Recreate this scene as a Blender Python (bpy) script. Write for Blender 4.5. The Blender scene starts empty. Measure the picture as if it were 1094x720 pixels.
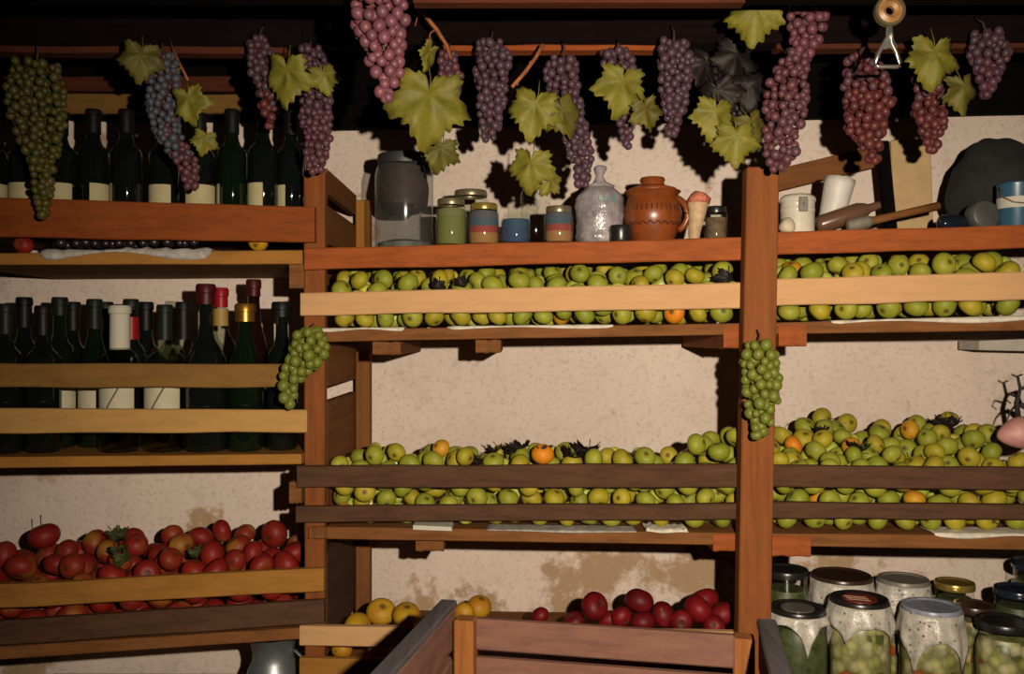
import bpy, bmesh, math, random
import numpy as np
from mathutils import Vector, Matrix, Euler, noise as mnoise

rnd = random.Random(7)
SC = bpy.context.scene
COL = SC.collection
PI = math.pi
F = 947.0            # focal length in pixels of the 1094x720 frame
CAMZ = 1.25
XC, YC = -0.459, 2.05    # corner where the two shelf fronts meet


# ------------------------------------------------------------------ geometry of the place
def yf(x):
    """distance of the shelf front at x: two straight fronts that meet at the corner post"""
    return YC - .131 * (x - XC) if x >= XC else YC + .2 * (x - XC)


def P(px, py, d=0.0, side=None):
    a = (px - 547) / F
    if side is None:
        side = 'L' if px < 335 else 'R'
    y = (2.05 - .0601 + d) / (1 + .131 * a) if side == 'R' else (2.05 + .2 * .459 + d) / (1 - .2 * a)
    return Vector((a * y, y, CAMZ - (py - 360) / F * y))


# ------------------------------------------------------------------ materials
def nodes_mat(name):
    m = bpy.data.materials.new(name)
    m.use_nodes = True
    nt = m.node_tree
    for n in list(nt.nodes):
        nt.nodes.remove(n)
    out = nt.nodes.new('ShaderNodeOutputMaterial')
    b = nt.nodes.new('ShaderNodeBsdfPrincipled')
    nt.links.new(b.outputs[0], out.inputs[0])
    return m, nt, b, out


def N(nt, t, **kw):
    n = nt.nodes.new(t)
    for k, v in kw.items():
        if k in n.inputs:
            n.inputs[k].default_value = v
        else:
            setattr(n, k, v)
    return n


def ramp(nt, src, stops):
    r = nt.nodes.new('ShaderNodeValToRGB')
    el = r.color_ramp.elements
    while len(el) < len(stops):
        el.new(.5)
    for e, (p, c) in zip(el, stops):
        e.position = p
        e.color = (*c, 1)
    nt.links.new(src, r.inputs[0])
    return r.outputs[0]


def mix(nt, fac, a, b, mode='MIX'):
    m = nt.nodes.new('ShaderNodeMix')
    m.data_type = 'RGBA'
    m.blend_type = mode
    for s, v in ((m.inputs[0], fac), (m.inputs[6], a), (m.inputs[7], b)):
        if hasattr(v, 'links'):
            nt.links.new(v, s)
        else:
            s.default_value = v if not isinstance(v, tuple) else (*v, 1)
    return m.outputs[2]


def coords(nt, scale=(1, 1, 1)):
    tc = nt.nodes.new('ShaderNodeTexCoord')
    mp = nt.nodes.new('ShaderNodeMapping')
    mp.inputs['Scale'].default_value = scale
    nt.links.new(tc.outputs['Object'], mp.inputs[0])
    return mp.outputs[0]


def noise(nt, vec, scale, detail=4, rough=.6):
    n = N(nt, 'ShaderNodeTexNoise', Scale=scale, Detail=detail, Roughness=rough)
    nt.links.new(vec, n.inputs['Vector'])
    return n.outputs['Fac']


def bump(nt, b, h, strength=.3, dist=.002):
    n = N(nt, 'ShaderNodeBump', Strength=strength, Distance=dist)
    nt.links.new(h, n.inputs['Height'])
    nt.links.new(n.outputs[0], b.inputs['Normal'])


def plain(name, c, rough=.6, metal=0.0, spec=.5, var=.12, scale=30):
    m, nt, b, o = nodes_mat(name)
    v = coords(nt)
    n = noise(nt, v, scale)
    lo = tuple(x * (1 - var) for x in c)
    hi = tuple(min(1, x * (1 + var)) for x in c)
    nt.links.new(ramp(nt, n, [(.3, lo), (.7, hi)]), b.inputs['Base Color'])
    b.inputs['Roughness'].default_value = rough
    b.inputs['Metallic'].default_value = metal
    b.inputs['Specular IOR Level'].default_value = spec
    return m


def wood(name, c, axis='X', rough=.75, var=.3, stain=(.25, .2, .18), stain_amt=.35):
    """long grain along the axis, knots and grey weather stains"""
    m, nt, b, o = nodes_mat(name)
    s = {'X': (1.2, 22, 22), 'Y': (22, 1.2, 22), 'Z': (22, 22, 1.2)}[axis]
    v = coords(nt, s)
    g = noise(nt, v, 2.5, 6, .65)
    lo = tuple(x * (1 - var) for x in c)
    hi = tuple(min(1, x * (1 + var * .6)) for x in c)
    col = ramp(nt, g, [(.3, lo), (.52, c), (.75, hi)])
    v2 = coords(nt, tuple(k * .18 + .8 for k in s))
    st = ramp(nt, noise(nt, v2, 5, 5, .7), [(.5, (0, 0, 0)), (.72, (1, 1, 1))])
    sm = nt.nodes.new('ShaderNodeMath'); sm.operation = 'MULTIPLY'; sm.inputs[1].default_value = stain_amt
    nt.links.new(st, sm.inputs[0])
    col = mix(nt, sm.outputs[0], col, tuple(a * k for a, k in zip(c, stain)) if max(stain) <= 1 else stain)
    # knots
    vo = N(nt, 'ShaderNodeTexVoronoi', Scale=.9)
    vk = coords(nt, {'X': (3.2, 9, 9), 'Y': (9, 3.2, 9), 'Z': (9, 9, 3.2)}[axis])
    nt.links.new(vk, vo.inputs['Vector'])
    kn = ramp(nt, vo.outputs['Distance'], [(.05, (1, 1, 1)), (.13, (0, 0, 0))])
    col = mix(nt, kn, col, tuple(x * .42 for x in c))
    nt.links.new(col, b.inputs['Base Color'])
    b.inputs['Roughness'].default_value = rough
    b.inputs['Specular IOR Level'].default_value = .06
    bump(nt, b, g, .35, .003)
    return m


W = {}
for ax in 'XYZ':
    W['orange' + ax] = wood('varnished_orange_wood_' + ax, (.26, .066, .017), ax, .6)
    W['rust' + ax] = wood('dull_orange_brown_wood_' + ax, (.18, .044, .009), ax, .65)
    W['pale' + ax] = wood('fresh_pale_wood_' + ax, (.46, .265, .125), ax, .7, .12, stain_amt=.08)
    W['honey' + ax] = wood('yellowed_pale_wood_' + ax, (.36, .20, .065), ax, .7, .14, stain_amt=.1)
    W['umber' + ax] = wood('dusty_umber_wood_' + ax, (.17, .088, .024), ax, .75, .2)
    W['tan' + ax] = wood('tan_wood_' + ax, (.27, .122, .026), ax, .75, .2)
    W['brown' + ax] = wood('brown_old_wood_' + ax, (.165, .066, .022), ax)
    W['grey' + ax] = wood('weathered_grey_wood_' + ax, (.075, .037, .021), ax, .85, .35)
    W['red' + ax] = wood('reddish_post_wood_' + ax, (.185, .060, .018), ax, .7)
    W['dark' + ax] = wood('near_black_wood_' + ax, (.003, .002, .002), ax, .95)
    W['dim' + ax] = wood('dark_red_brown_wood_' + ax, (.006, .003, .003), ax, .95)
    W['lath' + ax] = wood('lit_red_lath_wood_' + ax, (.26, .062, .016), ax, .8)  # the lit underside of the beams is put into this lath colour
    W['dimlath' + ax] = wood('shaded_red_lath_wood_' + ax, (.075, .022, .011), ax, .8)  # shaded copy of the lath colour, for the less lit spans
    W['crate' + ax] = wood('pinkish_grey_crate_wood_' + ax, (.13, .062, .044), ax, .85, .3, stain=(.5, .55, .7), stain_amt=.5)
    W['crateend' + ax] = wood('orange_brown_crate_wood_' + ax, (.19, .07, .02), ax, .85, .3)
    W['slate' + ax] = wood('blue_lit_crate_wood_' + ax, (.062, .052, .055), ax, .85, .3)  # bluish light on the crate's top edges, put into the wood colour

# fruit
def apple_mat(name, c0, c1, blush=None, spots=(.12, .07, .02), blush_lo=.45, blush_hi=.65, rough=.38):
    m, nt, b, o = nodes_mat(name)
    info = nt.nodes.new('ShaderNodeObjectInfo')
    tc = nt.nodes.new('ShaderNodeTexCoord')
    base = mix(nt, info.outputs['Random'], c0, c1)
    addv = nt.nodes.new('ShaderNodeVectorMath'); addv.operation = 'ADD'
    mul = nt.nodes.new('ShaderNodeVectorMath'); mul.operation = 'SCALE'
    cmb = nt.nodes.new('ShaderNodeCombineXYZ')
    for i in range(3):
        nt.links.new(info.outputs['Random'], cmb.inputs[i])
    nt.links.new(cmb.outputs[0], mul.inputs[0]); mul.inputs['Scale'].default_value = 9.0
    nt.links.new(tc.outputs['Object'], addv.inputs[0]); nt.links.new(mul.outputs[0], addv.inputs[1])
    n1 = noise(nt, addv.outputs[0], 28, 3)
    base = mix(nt, ramp(nt, n1, [(.4, (0, 0, 0)), (.75, (.6, .6, .6))]), base, tuple(x * .72 for x in c0))
    if blush:
        n2 = noise(nt, addv.outputs[0], 14, 2)
        base = mix(nt, ramp(nt, n2, [(blush_lo, (0, 0, 0)), (blush_hi, (1, 1, 1))]), base, blush)
    n3 = noise(nt, addv.outputs[0], 55, 2)
    base = mix(nt, ramp(nt, n3, [(.70, (0, 0, 0)), (.76, (.8, .8, .8))]), base, spots)
    # brown dry calyx and stalk hollow, round the fruit's own axis
    sep = nt.nodes.new('ShaderNodeSeparateXYZ'); nt.links.new(tc.outputs['Object'], sep.inputs[0])
    l = nt.nodes.new('ShaderNodeVectorMath'); l.operation = 'LENGTH'
    c2 = nt.nodes.new('ShaderNodeCombineXYZ')
    nt.links.new(sep.outputs[0], c2.inputs[0]); nt.links.new(sep.outputs[1], c2.inputs[1])
    nt.links.new(c2.outputs[0], l.inputs[0])
    cal = ramp(nt, l.outputs['Value'], [(.0030, (1, 1, 1)), (.0058, (0, 0, 0))])
    base = mix(nt, cal, base, (.05, .028, .012))
    nt.links.new(base, b.inputs['Base Color'])
    b.inputs['Roughness'].default_value = .5
    b.inputs['Specular IOR Level'].default_value = .22
    return m


A_GREEN = apple_mat('green_apple_skin', (.185, .205, .018), (.27, .26, .026))
A_YGREEN = apple_mat('yellow_green_apple_skin', (.27, .225, .016), (.33, .26, .02), (.28, .15, .02), blush_lo=.6, blush_hi=.8)
A_YELLOW = apple_mat('yellow_apple_skin', (.42, .20, .012), (.46, .24, .014), (.34, .12, .012), blush_lo=.55, blush_hi=.8)
A_ORANGE = apple_mat('orange_apple_skin', (.52, .17, .008), (.55, .19, .01))
A_RED = apple_mat('red_apple_skin', (.15, .007, .007), (.21, .014, .008), (.26, .07, .014), blush_lo=.54, blush_hi=.85)
A_BICOLOR = apple_mat('red_and_yellow_apple_skin', (.16, .012, .007), (.19, .022, .008), (.26, .12, .014), blush_lo=.50, blush_hi=.68)
A_CRIMSON = apple_mat('crimson_apple_skin', (.12, .004, .006), (.16, .005, .007), (.075, .003, .004))
A_QUINCE = apple_mat('golden_apple_skin', (.33, .185, .010), (.38, .21, .012), (.32, .13, .010))


def berry_mat(name, c0, c1, bloom, rough=.4):
    m, nt, b, o = nodes_mat(name)
    info = nt.nodes.new('ShaderNodeObjectInfo')
    v = coords(nt)
    n = noise(nt, v, 90, 2)
    base = mix(nt, info.outputs['Random'], c0, c1)
    base = mix(nt, ramp(nt, n, [(.35, (0, 0, 0)), (.7, (.8, .8, .8))]), base, bloom)
    nt.links.new(base, b.inputs['Base Color'])
    b.inputs['Roughness'].default_value = .45
    b.inputs['Specular IOR Level'].default_value = .3
    return m


B_PINK = berry_mat('pink_grape_skin', (.125, .030, .036), (.070, .018, .030), (.155, .072, .085))
B_PURPLE = berry_mat('purple_grape_skin', (.050, .024, .036), (.060, .018, .026), (.085, .058, .072))
B_BLUE = berry_mat('blue_grape_skin', (.038, .042, .058), (.052, .046, .060), (.085, .092, .11))
B_RED = berry_mat('red_grape_skin', (.105, .010, .010), (.060, .009, .012), (.11, .05, .045))
B_GREEN = berry_mat('green_grape_skin', (.085, .11, .008), (.115, .125, .011), (.15, .155, .03))
B_OLIVE = berry_mat('olive_grape_skin', (.045, .044, .008), (.065, .048, .008), (.075, .072, .02))
B_DARK = berry_mat('black_grape_skin', (.010, .008, .012), (.016, .010, .014), (.022, .018, .024))
B_MIX = berry_mat('purple_red_grape_skin', (.085, .018, .022), (.052, .018, .032), (.12, .062, .072))


def leaf_mat(name, c, c2):
    m, nt, b, o = nodes_mat(name)
    v = coords(nt)
    n = noise(nt, v, 22, 4)
    col = ramp(nt, n, [(.35, c2), (.6, c)])
    tc = nt.nodes.new('ShaderNodeTexCoord')
    w = N(nt, 'ShaderNodeTexVoronoi', Scale=55.0); w.feature = 'DISTANCE_TO_EDGE'
    nt.links.new(tc.outputs['Object'], w.inputs['Vector'])
    col = mix(nt, ramp(nt, w.outputs['Distance'], [(.02, (.28, .28, .28)), (.07, (0, 0, 0))]), col, tuple(x * .6 for x in c))
    nt.links.new(col, b.inputs['Base Color'])
    b.inputs['Roughness'].default_value = .6
    b.inputs['Specular IOR Level'].default_value = .3
    bump(nt, b, n, .6, .004)
    return m


L_YEL = leaf_mat('yellow_green_leaf', (.155, .135, .014), (.10, .09, .010))
L_OLI = leaf_mat('olive_leaf', (.10, .085, .010), (.06, .05, .007))
L_DRY = leaf_mat('dry_brown_leaf', (.010, .006, .004), (.006, .004, .003))
L_GRN = leaf_mat('small_green_leaf', (.045, .055, .012), (.02, .026, .008))


def thin_glass(name, tint, haze=0.0, rough=.03):
    m, nt, b, o = nodes_mat(name)
    nt.nodes.remove(b)
    t = N(nt, 'ShaderNodeBsdfTransparent', Color=(*tint, 1))
    g = N(nt, 'ShaderNodeBsdfGlossy', Color=(1, 1, 1, 1), Roughness=rough)
    lw = N(nt, 'ShaderNodeLayerWeight', Blend=.5)
    pw = nt.nodes.new('ShaderNodeMath'); pw.operation = 'POWER'; pw.inputs[1].default_value = 4.5
    nt.links.new(lw.outputs['Facing'], pw.inputs[0])
    f = nt.nodes.new('ShaderNodeMath'); f.operation = 'MULTIPLY_ADD'; f.inputs[1].default_value = .6; f.inputs[2].default_value = .04
    nt.links.new(pw.outputs[0], f.inputs[0])
    mx = nt.nodes.new('ShaderNodeMixShader')
    nt.links.new(f.outputs[0], mx.inputs[0])
    src = t.outputs[0]
    if haze:
        df = N(nt, 'ShaderNodeBsdfDiffuse', Color=(.20, .21, .20, 1))
        m2 = nt.nodes.new('ShaderNodeMixShader')
        hz = noise(nt, coords(nt), 12, 4)
        mm = nt.nodes.new('ShaderNodeMath'); mm.operation = 'MULTIPLY'; mm.inputs[1].default_value = haze * 2
        nt.links.new(hz, mm.inputs[0]); nt.links.new(mm.outputs[0], m2.inputs[0])
        nt.links.new(t.outputs[0], m2.inputs[1]); nt.links.new(df.outputs[0], m2.inputs[2])
        src = m2.outputs[0]
    nt.links.new(src, mx.inputs[1])
    nt.links.new(g.outputs[0], mx.inputs[2])
    nt.links.new(mx.outputs[0], o.inputs[0])
    return m


def gloss(name, c, rough=.08, trans=0.0, coat=0.0, metal=0.0):
    m, nt, b, o = nodes_mat(name)
    v = coords(nt)
    n = noise(nt, v, 18)
    nt.links.new(ramp(nt, n, [(.3, tuple(x * .85 for x in c)), (.7, c)]), b.inputs['Base Color'])
    b.inputs['Roughness'].default_value = rough
    b.inputs['Metallic'].default_value = metal
    b.inputs['Coat Weight'].default_value = coat
    return m


G_CLEAR = thin_glass('clear_glass', (.93, .95, .92))
G_BOTTLE = thin_glass('clear_bottle_glass', (.70, .74, .66))
G_HAZE = thin_glass('hazy_plastic', (.80, .82, .82), .09, rough=.10)
G_DARK = gloss('dark_bottle_glass', (.004, .0055, .005), .03, coat=.5)
G_GREEN = gloss('green_bottle_glass', (.003, .0075, .003), .03, coat=.5)
G_BROWN = gloss('brown_bottle_glass', (.010, .003, .002), .05, coat=.5)
M_LABEL = plain('cream_label_paper', (.36, .31, .17), .8, var=.08, scale=60)
M_LABEL2 = plain('white_label_paper', (.40, .36, .25), .8, var=.06, scale=60)
M_CAPG = plain('dark_green_capsule', (.007, .011, .006), .5, spec=.2)
M_CAPK = plain('black_capsule', (.005, .0045, .0045), .5, spec=.2)
M_CAPR = plain('red_capsule', (.22, .006, .008), .4, spec=.2)
M_CAPD = plain('dark_red_capsule', (.045, .004, .005), .45, spec=.2)
M_GOLD = plain('gold_cap_metal', (.34, .17, .025), .35, .8)
M_WHITE = plain('white_paper', (.42, .39, .32), .8, var=.06)
M_NECKY = plain('yellow_neck_label', (.26, .16, .03), .6)
M_STALK = plain('apple_stalk_bark', (.07, .045, .02), .8)
M_STEM = plain('dark_grape_stem', (.06, .045, .02), .8)
M_VINE = plain('orange_brown_vine_cane', (.24, .075, .02), .75, var=.3, scale=60)
M_INK = plain('dark_label_ink', (.08, .07, .06), .8)


# plaster wall: white wash with grime, ochre bare patches low down
def wall_mat():
    m, nt, b, o = nodes_mat('old_whitewashed_plaster')
    v = coords(nt)
    big = noise(nt, v, 1.6, 5, .6)
    col = ramp(nt, big, [(.3, (.53, .43, .37)), (.6, (.64, .53, .46))])
    fine = noise(nt, v, 85, 3, .7)
    col = mix(nt, ramp(nt, fine, [(.36, (.5, .5, .5)), (.48, (0, 0, 0))]), col, (.40, .33, .26))
    grime = noise(nt, v, 6, 6, .72)
    col = mix(nt, ramp(nt, grime, [(.56, (0, 0, 0)), (.75, (.5, .5, .5))]), col, (.33, .27, .20))
    sep = nt.nodes.new('ShaderNodeSeparateXYZ'); nt.links.new(v, sep.inputs[0])
    mr = N(nt, 'ShaderNodeMapRange'); mr.inputs['From Min'].default_value = .78; mr.inputs['From Max'].default_value = .46
    nt.links.new(sep.outputs[2], mr.inputs['Value'])
    pat = noise(nt, v, 4.2, 7, .7)
    add = nt.nodes.new('ShaderNodeMath'); add.operation = 'MULTIPLY_ADD'
    mx_ = N(nt, 'ShaderNodeMapRange'); mx_.inputs['From Min'].default_value = -.60; mx_.inputs['From Max'].default_value = -.44
    mx_.inputs['To Min'].default_value = .15
    nt.links.new(sep.outputs[0], mx_.inputs['Value'])
    mm_ = nt.nodes.new('ShaderNodeMath'); mm_.operation = 'MULTIPLY'
    nt.links.new(mr.outputs[0], mm_.inputs[0]); nt.links.new(mx_.outputs[0], mm_.inputs[1])
    nt.links.new(mm_.outputs[0], add.inputs[0]); add.inputs[1].default_value = .17
    nt.links.new(pat, add.inputs[2])
    col = mix(nt, ramp(nt, add.outputs[0], [(.60, (0, 0, 0)), (.67, (.8, .8, .8))]), col, (.29, .175, .075))
    nt.links.new(col, b.inputs['Base Color'])
    b.inputs['Roughness'].default_value = .95
    b.inputs['Specular IOR Level'].default_value = .1
    bump(nt, b, fine, .25, .003)
    return m


M_WALL = wall_mat()
M_FLOOR = plain('dark_earth_floor', (.05, .04, .03), .95, var=.4, scale=6)


# ------------------------------------------------------------------ object helpers
ORIG = {}


def link(name, me, mat, parent=None, origin=Vector((0, 0, 0)), smooth=False):
    o = bpy.data.objects.new(name, me)
    if mat is not None:
        for mm in (mat if isinstance(mat, (list, tuple)) else [mat]):
            me.materials.append(mm)
    if smooth:
        for p in me.polygons:
            p.use_smooth = True
    COL.objects.link(o)
    place(o, parent, origin)
    return o


def place(o, parent, origin):
    if parent is not None:
        o.parent = parent
        o.location = origin - ORIG[parent.name]
    else:
        o.location = origin
    ORIG[o.name] = Vector(origin)


def obj(name, bm, mat, parent=None, origin=None, smooth=False):
    """bm in world coordinates -> one mesh object whose origin sits at its base"""
    if origin is None:
        vs = [v.co for v in bm.verts]
        origin = Vector(((min(v.x for v in vs) + max(v.x for v in vs)) / 2,
                         (min(v.y for v in vs) + max(v.y for v in vs)) / 2, min(v.z for v in vs)))
    origin = Vector(origin)
    for v in bm.verts:
        v.co -= origin
    bmesh.ops.recalc_face_normals(bm, faces=bm.faces)
    me = bpy.data.meshes.new(name)
    bm.to_mesh(me)
    bm.free()
    return link(name, me, mat, parent, origin, smooth)


def tag(o, label, cat, group=None, kind=None):
    o['label'] = label
    o['category'] = cat
    if group:
        o['group'] = group
    if kind:
        o['kind'] = kind
    return o


def empty(name, loc, label, cat, group=None):
    o = bpy.data.objects.new(name, None)
    o.empty_display_size = .02
    COL.objects.link(o)
    o.location = loc
    ORIG[o.name] = Vector(loc)
    return tag(o, label, cat, group)


def hexa(bm, c8, bevel=.002, seg=1):
    """eight corners: front tl tr br bl, back tl tr br bl"""
    vs = [bm.verts.new(c) for c in c8]
    fs = [(0, 1, 2, 3), (7, 6, 5, 4), (4, 5, 1, 0), (3, 2, 6, 7), (5, 6, 2, 1), (4, 0, 3, 7)]
    faces = [bm.faces.new([vs[i] for i in f]) for f in fs]
    if bevel:
        es = list({e for f in faces for e in f.edges})
        bmesh.ops.bevel(bm, geom=es, offset=bevel, segments=seg, affect='EDGES', profile=.6)


def board(name, parent, mat, a, b, d=-.02, th=.02, side='R', bevel=.0025, wob=.0012, n=14):
    """a = (px, top, bottom) at the left end and b at the right end of the front face, d in front"""
    tl, bl = P(a[0], a[1], d, side), P(a[0], a[2], d, side)
    tr, br = P(b[0], b[1], d, side), P(b[0], b[2], d, side)
    bm = bmesh.new()
    D = Vector((0, th, 0))
    rings = []
    sd = rnd.random() * 50
    for i in range(n + 1):
        t = i / n
        top, bot = tl.lerp(tr, t), bl.lerp(br, t)
        w1 = mnoise.noise((t * 4 + sd, 0, 0)) * wob * 2
        w2 = mnoise.noise((t * 5 + sd, 7, 0)) * wob * 2
        w3 = mnoise.noise((t * 3 + sd, 17, 0)) * wob * 2
        top = top + Vector((0, w3, w1)); bot = bot + Vector((0, w3, w2))
        h = (top - bot).normalized()
        bv = min(bevel, th * .3, (top - bot).length * .3)
        by = Vector((0, bv, 0))
        rings.append([bm.verts.new(c) for c in (bot + by, bot + h * bv, top - h * bv, top + by,
                                                top + D - by, top + D - h * bv, bot + D + h * bv, bot + D - by)])
    m = len(rings[0])
    for r0, r1 in zip(rings, rings[1:]):
        for k in range(m):
            bm.faces.new((r0[k], r0[(k + 1) % m], r1[(k + 1) % m], r1[k]))
    bm.faces.new(rings[0]); bm.faces.new(rings[-1][::-1])
    return obj(name, bm, mat, parent)


def tube(bm, pts, radii, seg=8, cap=True):
    pts = [Vector(p) for p in pts]
    if not isinstance(radii, (list, tuple)):
        radii = [radii] * len(pts)
    rings = []
    up = Vector((0, 0, 1))
    for i, p in enumerate(pts):
        t = (pts[min(i + 1, len(pts) - 1)] - pts[max(i - 1, 0)]).normalized()
        s = t.cross(up)
        if s.length < .1:
            s = t.cross(Vector((0, 1, 0)))
        s.normalize(); u = s.cross(t)
        rings.append([bm.verts.new(p + (s * math.cos(2 * PI * k / seg) + u * math.sin(2 * PI * k / seg)) * radii[i]) for k in range(seg)])
    for r0, r1 in zip(rings, rings[1:]):
        for k in range(seg):
            bm.faces.new((r0[k], r0[(k + 1) % seg], r1[(k + 1) % seg], r1[k]))
    if cap:
        bm.faces.new(rings[0][::-1]); bm.faces.new(rings[-1])


def lathe(bm, prof, c, seg=28, squash=None):
    """prof = [(r, z)], about the vertical through c"""
    rings = []
    for r, z in prof:
        if r <= 1e-6:
            rings.append([bm.verts.new((c[0], c[1], c[2] + z))])
        else:
            rings.append([bm.verts.new((c[0] + r * math.cos(2 * PI * k / seg), c[1] + r * math.sin(2 * PI * k / seg), c[2] + z)) for k in range(seg)])
    for r0, r1 in zip(rings, rings[1:]):
        for k in range(seg):
            k2 = (k + 1) % seg
            if len(r0) == 1 and len(r1) == 1:
                continue
            if len(r0) == 1:
                bm.faces.new((r0[0], r1[k2], r1[k]))
            elif len(r1) == 1:
                bm.faces.new((r0[k], r0[k2], r1[0]))
            else:
                bm.faces.new((r0[k], r0[k2], r1[k2], r1[k]))


def lathe_obj(name, prof, c, mat, parent=None, seg=28, smooth=True):
    bm = bmesh.new()
    lathe(bm, prof, c, seg)
    o = obj(name, bm, mat, parent, Vector(c), smooth)
    if smooth:
        auto(o)
    return o


def auto(o, ang=42):
    """sharp edges where the profile breaks"""
    me = o.data
    bm = bmesh.new(); bm.from_mesh(me)
    for e in bm.edges:
        if len(e.link_faces) == 2:
            e.smooth = e.calc_face_angle(0) < math.radians(ang)
    bm.to_mesh(me); bm.free()


def ordw(n):
    return str(n) + ('th' if 10 <= n % 100 <= 20 else {1: 'st', 2: 'nd', 3: 'rd'}.get(n % 10, 'th'))


# ------------------------------------------------------------------ the room
def wall_poly(d, x0, x1):
    pts = [Vector((x0, yf(x0) + d, 0)), Vector((XC, YC + d, 0)), Vector((x1, yf(x1) + d, 0))]
    return pts


WD = .50      # the wall stands this far behind the shelf fronts


def build_room():
    bm = bmesh.new()
    fr, bk = wall_poly(WD, -1.75, 1.95), wall_poly(WD + .25, -1.75, 1.95)
    nz = 26
    def col_pts(pts):
        out = []
        for a, b in zip(pts, pts[1:]):
            for i in range(24):
                out.append(a.lerp(b, i / 24))
        out.append(pts[-1])
        return out
    grid = []
    for p in col_pts(fr):
        colm = []
        for k in range(nz + 1):
            z = 2.45 * k / nz
            w = mnoise.noise((p.x * 3, z * 3, 3)) * .006 + mnoise.noise((p.x * 9, z * 9, 1)) * .0025
            colm.append(bm.verts.new((p.x, p.y + w, z)))
        grid.append(colm)
    for c0, c1 in zip(grid, grid[1:]):
        for k in range(nz):
            bm.faces.new((c0[k], c1[k], c1[k + 1], c0[k + 1]))
    # thickness
    b0 = [bm.verts.new((p.x, p.y, 0)) for p in bk]; b1 = [bm.verts.new((p.x, p.y, 2.45)) for p in bk]
    for i in range(2):
        bm.faces.new((b0[i], b1[i], b1[i + 1], b0[i + 1]))
    w = obj('wall_back', bm, M_WALL, None, Vector((0, 2.4, 0)), True)
    w['kind'] = 'structure'
    tag(w, 'whitewashed plaster wall with ochre damp patches behind the shelves', 'wall', kind='structure')

    def slab(name, x0, x1, y0, y1, z0, z1, mat, label, cat):
        bm = bmesh.new()
        hexa(bm, [(x0, y0, z1), (x1, y0, z1), (x1, y0, z0), (x0, y0, z0), (x0, y1, z1), (x1, y1, z1), (x1, y1, z0), (x0, y1, z0)], 0)
        o = obj(name, bm, mat)
        return tag(o, label, cat, kind='structure')
    slab('floor', -1.75, 1.95, -1.2, 3.0, -.06, 0, M_FLOOR, 'dark earth floor of the cellar', 'floor')
    slab('ceiling', -1.75, 1.95, -1.2, 3.0, 2.45, 2.52, W['darkX'], 'dark smoked board ceiling of the cellar', 'ceiling')
    # beams under the ceiling
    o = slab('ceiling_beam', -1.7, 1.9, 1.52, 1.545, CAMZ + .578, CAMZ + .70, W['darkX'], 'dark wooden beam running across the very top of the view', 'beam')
    bm = bmesh.new()
    a, b = wall_poly(-.05, -1.7, 1.9)[1], wall_poly(-.05, -1.7, 1.9)[2]
    return w


build_room()


bm = bmesh.new()
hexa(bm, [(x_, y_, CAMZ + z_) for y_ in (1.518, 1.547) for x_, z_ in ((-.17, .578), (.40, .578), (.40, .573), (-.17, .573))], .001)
tag(obj('trim_3', bm, W['dimlathX']), 'red lath tinted as dimly lit under the topmost beam', 'lath', kind='structure')


def beam_front(px):
    return P(px, 48, -.02)


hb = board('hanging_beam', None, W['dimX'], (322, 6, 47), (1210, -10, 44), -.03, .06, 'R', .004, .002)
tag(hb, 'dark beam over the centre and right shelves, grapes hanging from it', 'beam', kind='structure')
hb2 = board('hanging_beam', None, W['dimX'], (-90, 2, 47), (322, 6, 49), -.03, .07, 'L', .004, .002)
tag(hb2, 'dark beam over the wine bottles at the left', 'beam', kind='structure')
for nm, a, b, sd, mt, lab in (('trim_4', (470, 48, 54), (700, 47, 53), 'R', 'lathX', 'reddish lath tinted as lit under the dark beam over the centre shelves'),
                              ('trim_5', (-80, 47, 55), (306, 49, 57), 'L', 'dimlathX', 'red lath tinted as shaded under the dark beam over the wine bottles'),
                              ('trim_6', (830, 46, 52), (1180, 44, 50), 'R', 'dimlathX', 'red lath tinted as shaded under the dark beam over the right shelves')):
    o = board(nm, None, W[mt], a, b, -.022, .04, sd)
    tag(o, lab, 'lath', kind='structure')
# near-black boards added to darken the upper wall and cover bright slits
for nm, a, b, sd, lab in (('trim_1', (322, 36, 138), (1200, 26, 118), 'R', 'wide near-black added board along the wall above the centre and right shelves'),
                          ('trim_2', (-100, 32, 124), (322, 36, 130), 'L', 'near-black added board on the wall above the dark bottles')):
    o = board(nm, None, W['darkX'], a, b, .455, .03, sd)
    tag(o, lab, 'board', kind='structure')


# ------------------------------------------------------------------ shelving units
LU = empty('shelving_unit', P(150, 700, 0, 'L').xy.to_3d(), 'rough wooden shelf rack on the left holding wine bottles and red apples', 'shelving unit')
RU = empty('shelving_unit', P(560, 700, 0, 'R').xy.to_3d(), 'rough wooden shelf rack in the centre and right holding green apples', 'shelving unit')


def plabel(o, s):
    o['label'] = s
    return o


def slabboard(name, parent, mat, a, b, d0, d1, side):
    return board(name, parent, mat, a, b, d0, d1 - d0, side, .002, .0003)


# left rack
board('slat', LU, W['rustX'], (-60, 209, 252), (336, 221, 259), -.02, .02, 'L')
slabboard('shelf_board', LU, W['brownX'], (-60, 235, 247), (322, 239, 250), .004, .46, 'L')
slabboard('shelf_board', LU, W['tanX'], (-60, 271, 283), (323, 267, 282), -.004, .46, 'L')
board('slat', LU, W['umberX'], (-60, 388, 414), (306, 389, 414), -.02, .02, 'L')
plabel(board('slat', LU, W['honeyX'], (-60, 436, 463), (328, 438, 462), -.02, .02, 'L'), 'pale unpainted slat')
slabboard('shelf_board', LU, W['tanX'], (-60, 489, 501), (322, 485, 496), -.012, .46, 'L')
board('slat', LU, W['tanX'], (-60, 628, 653), (346, 607, 632), -.022, .02, 'L')
board('slat', LU, W['greyX'], (-60, 668, 694), (346, 641, 666), -.02, .02, 'L')
slabboard('shelf_board', LU, W['brownX'], (-60, 695, 709), (320, 671, 683), -.005, .42, 'L')
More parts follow.
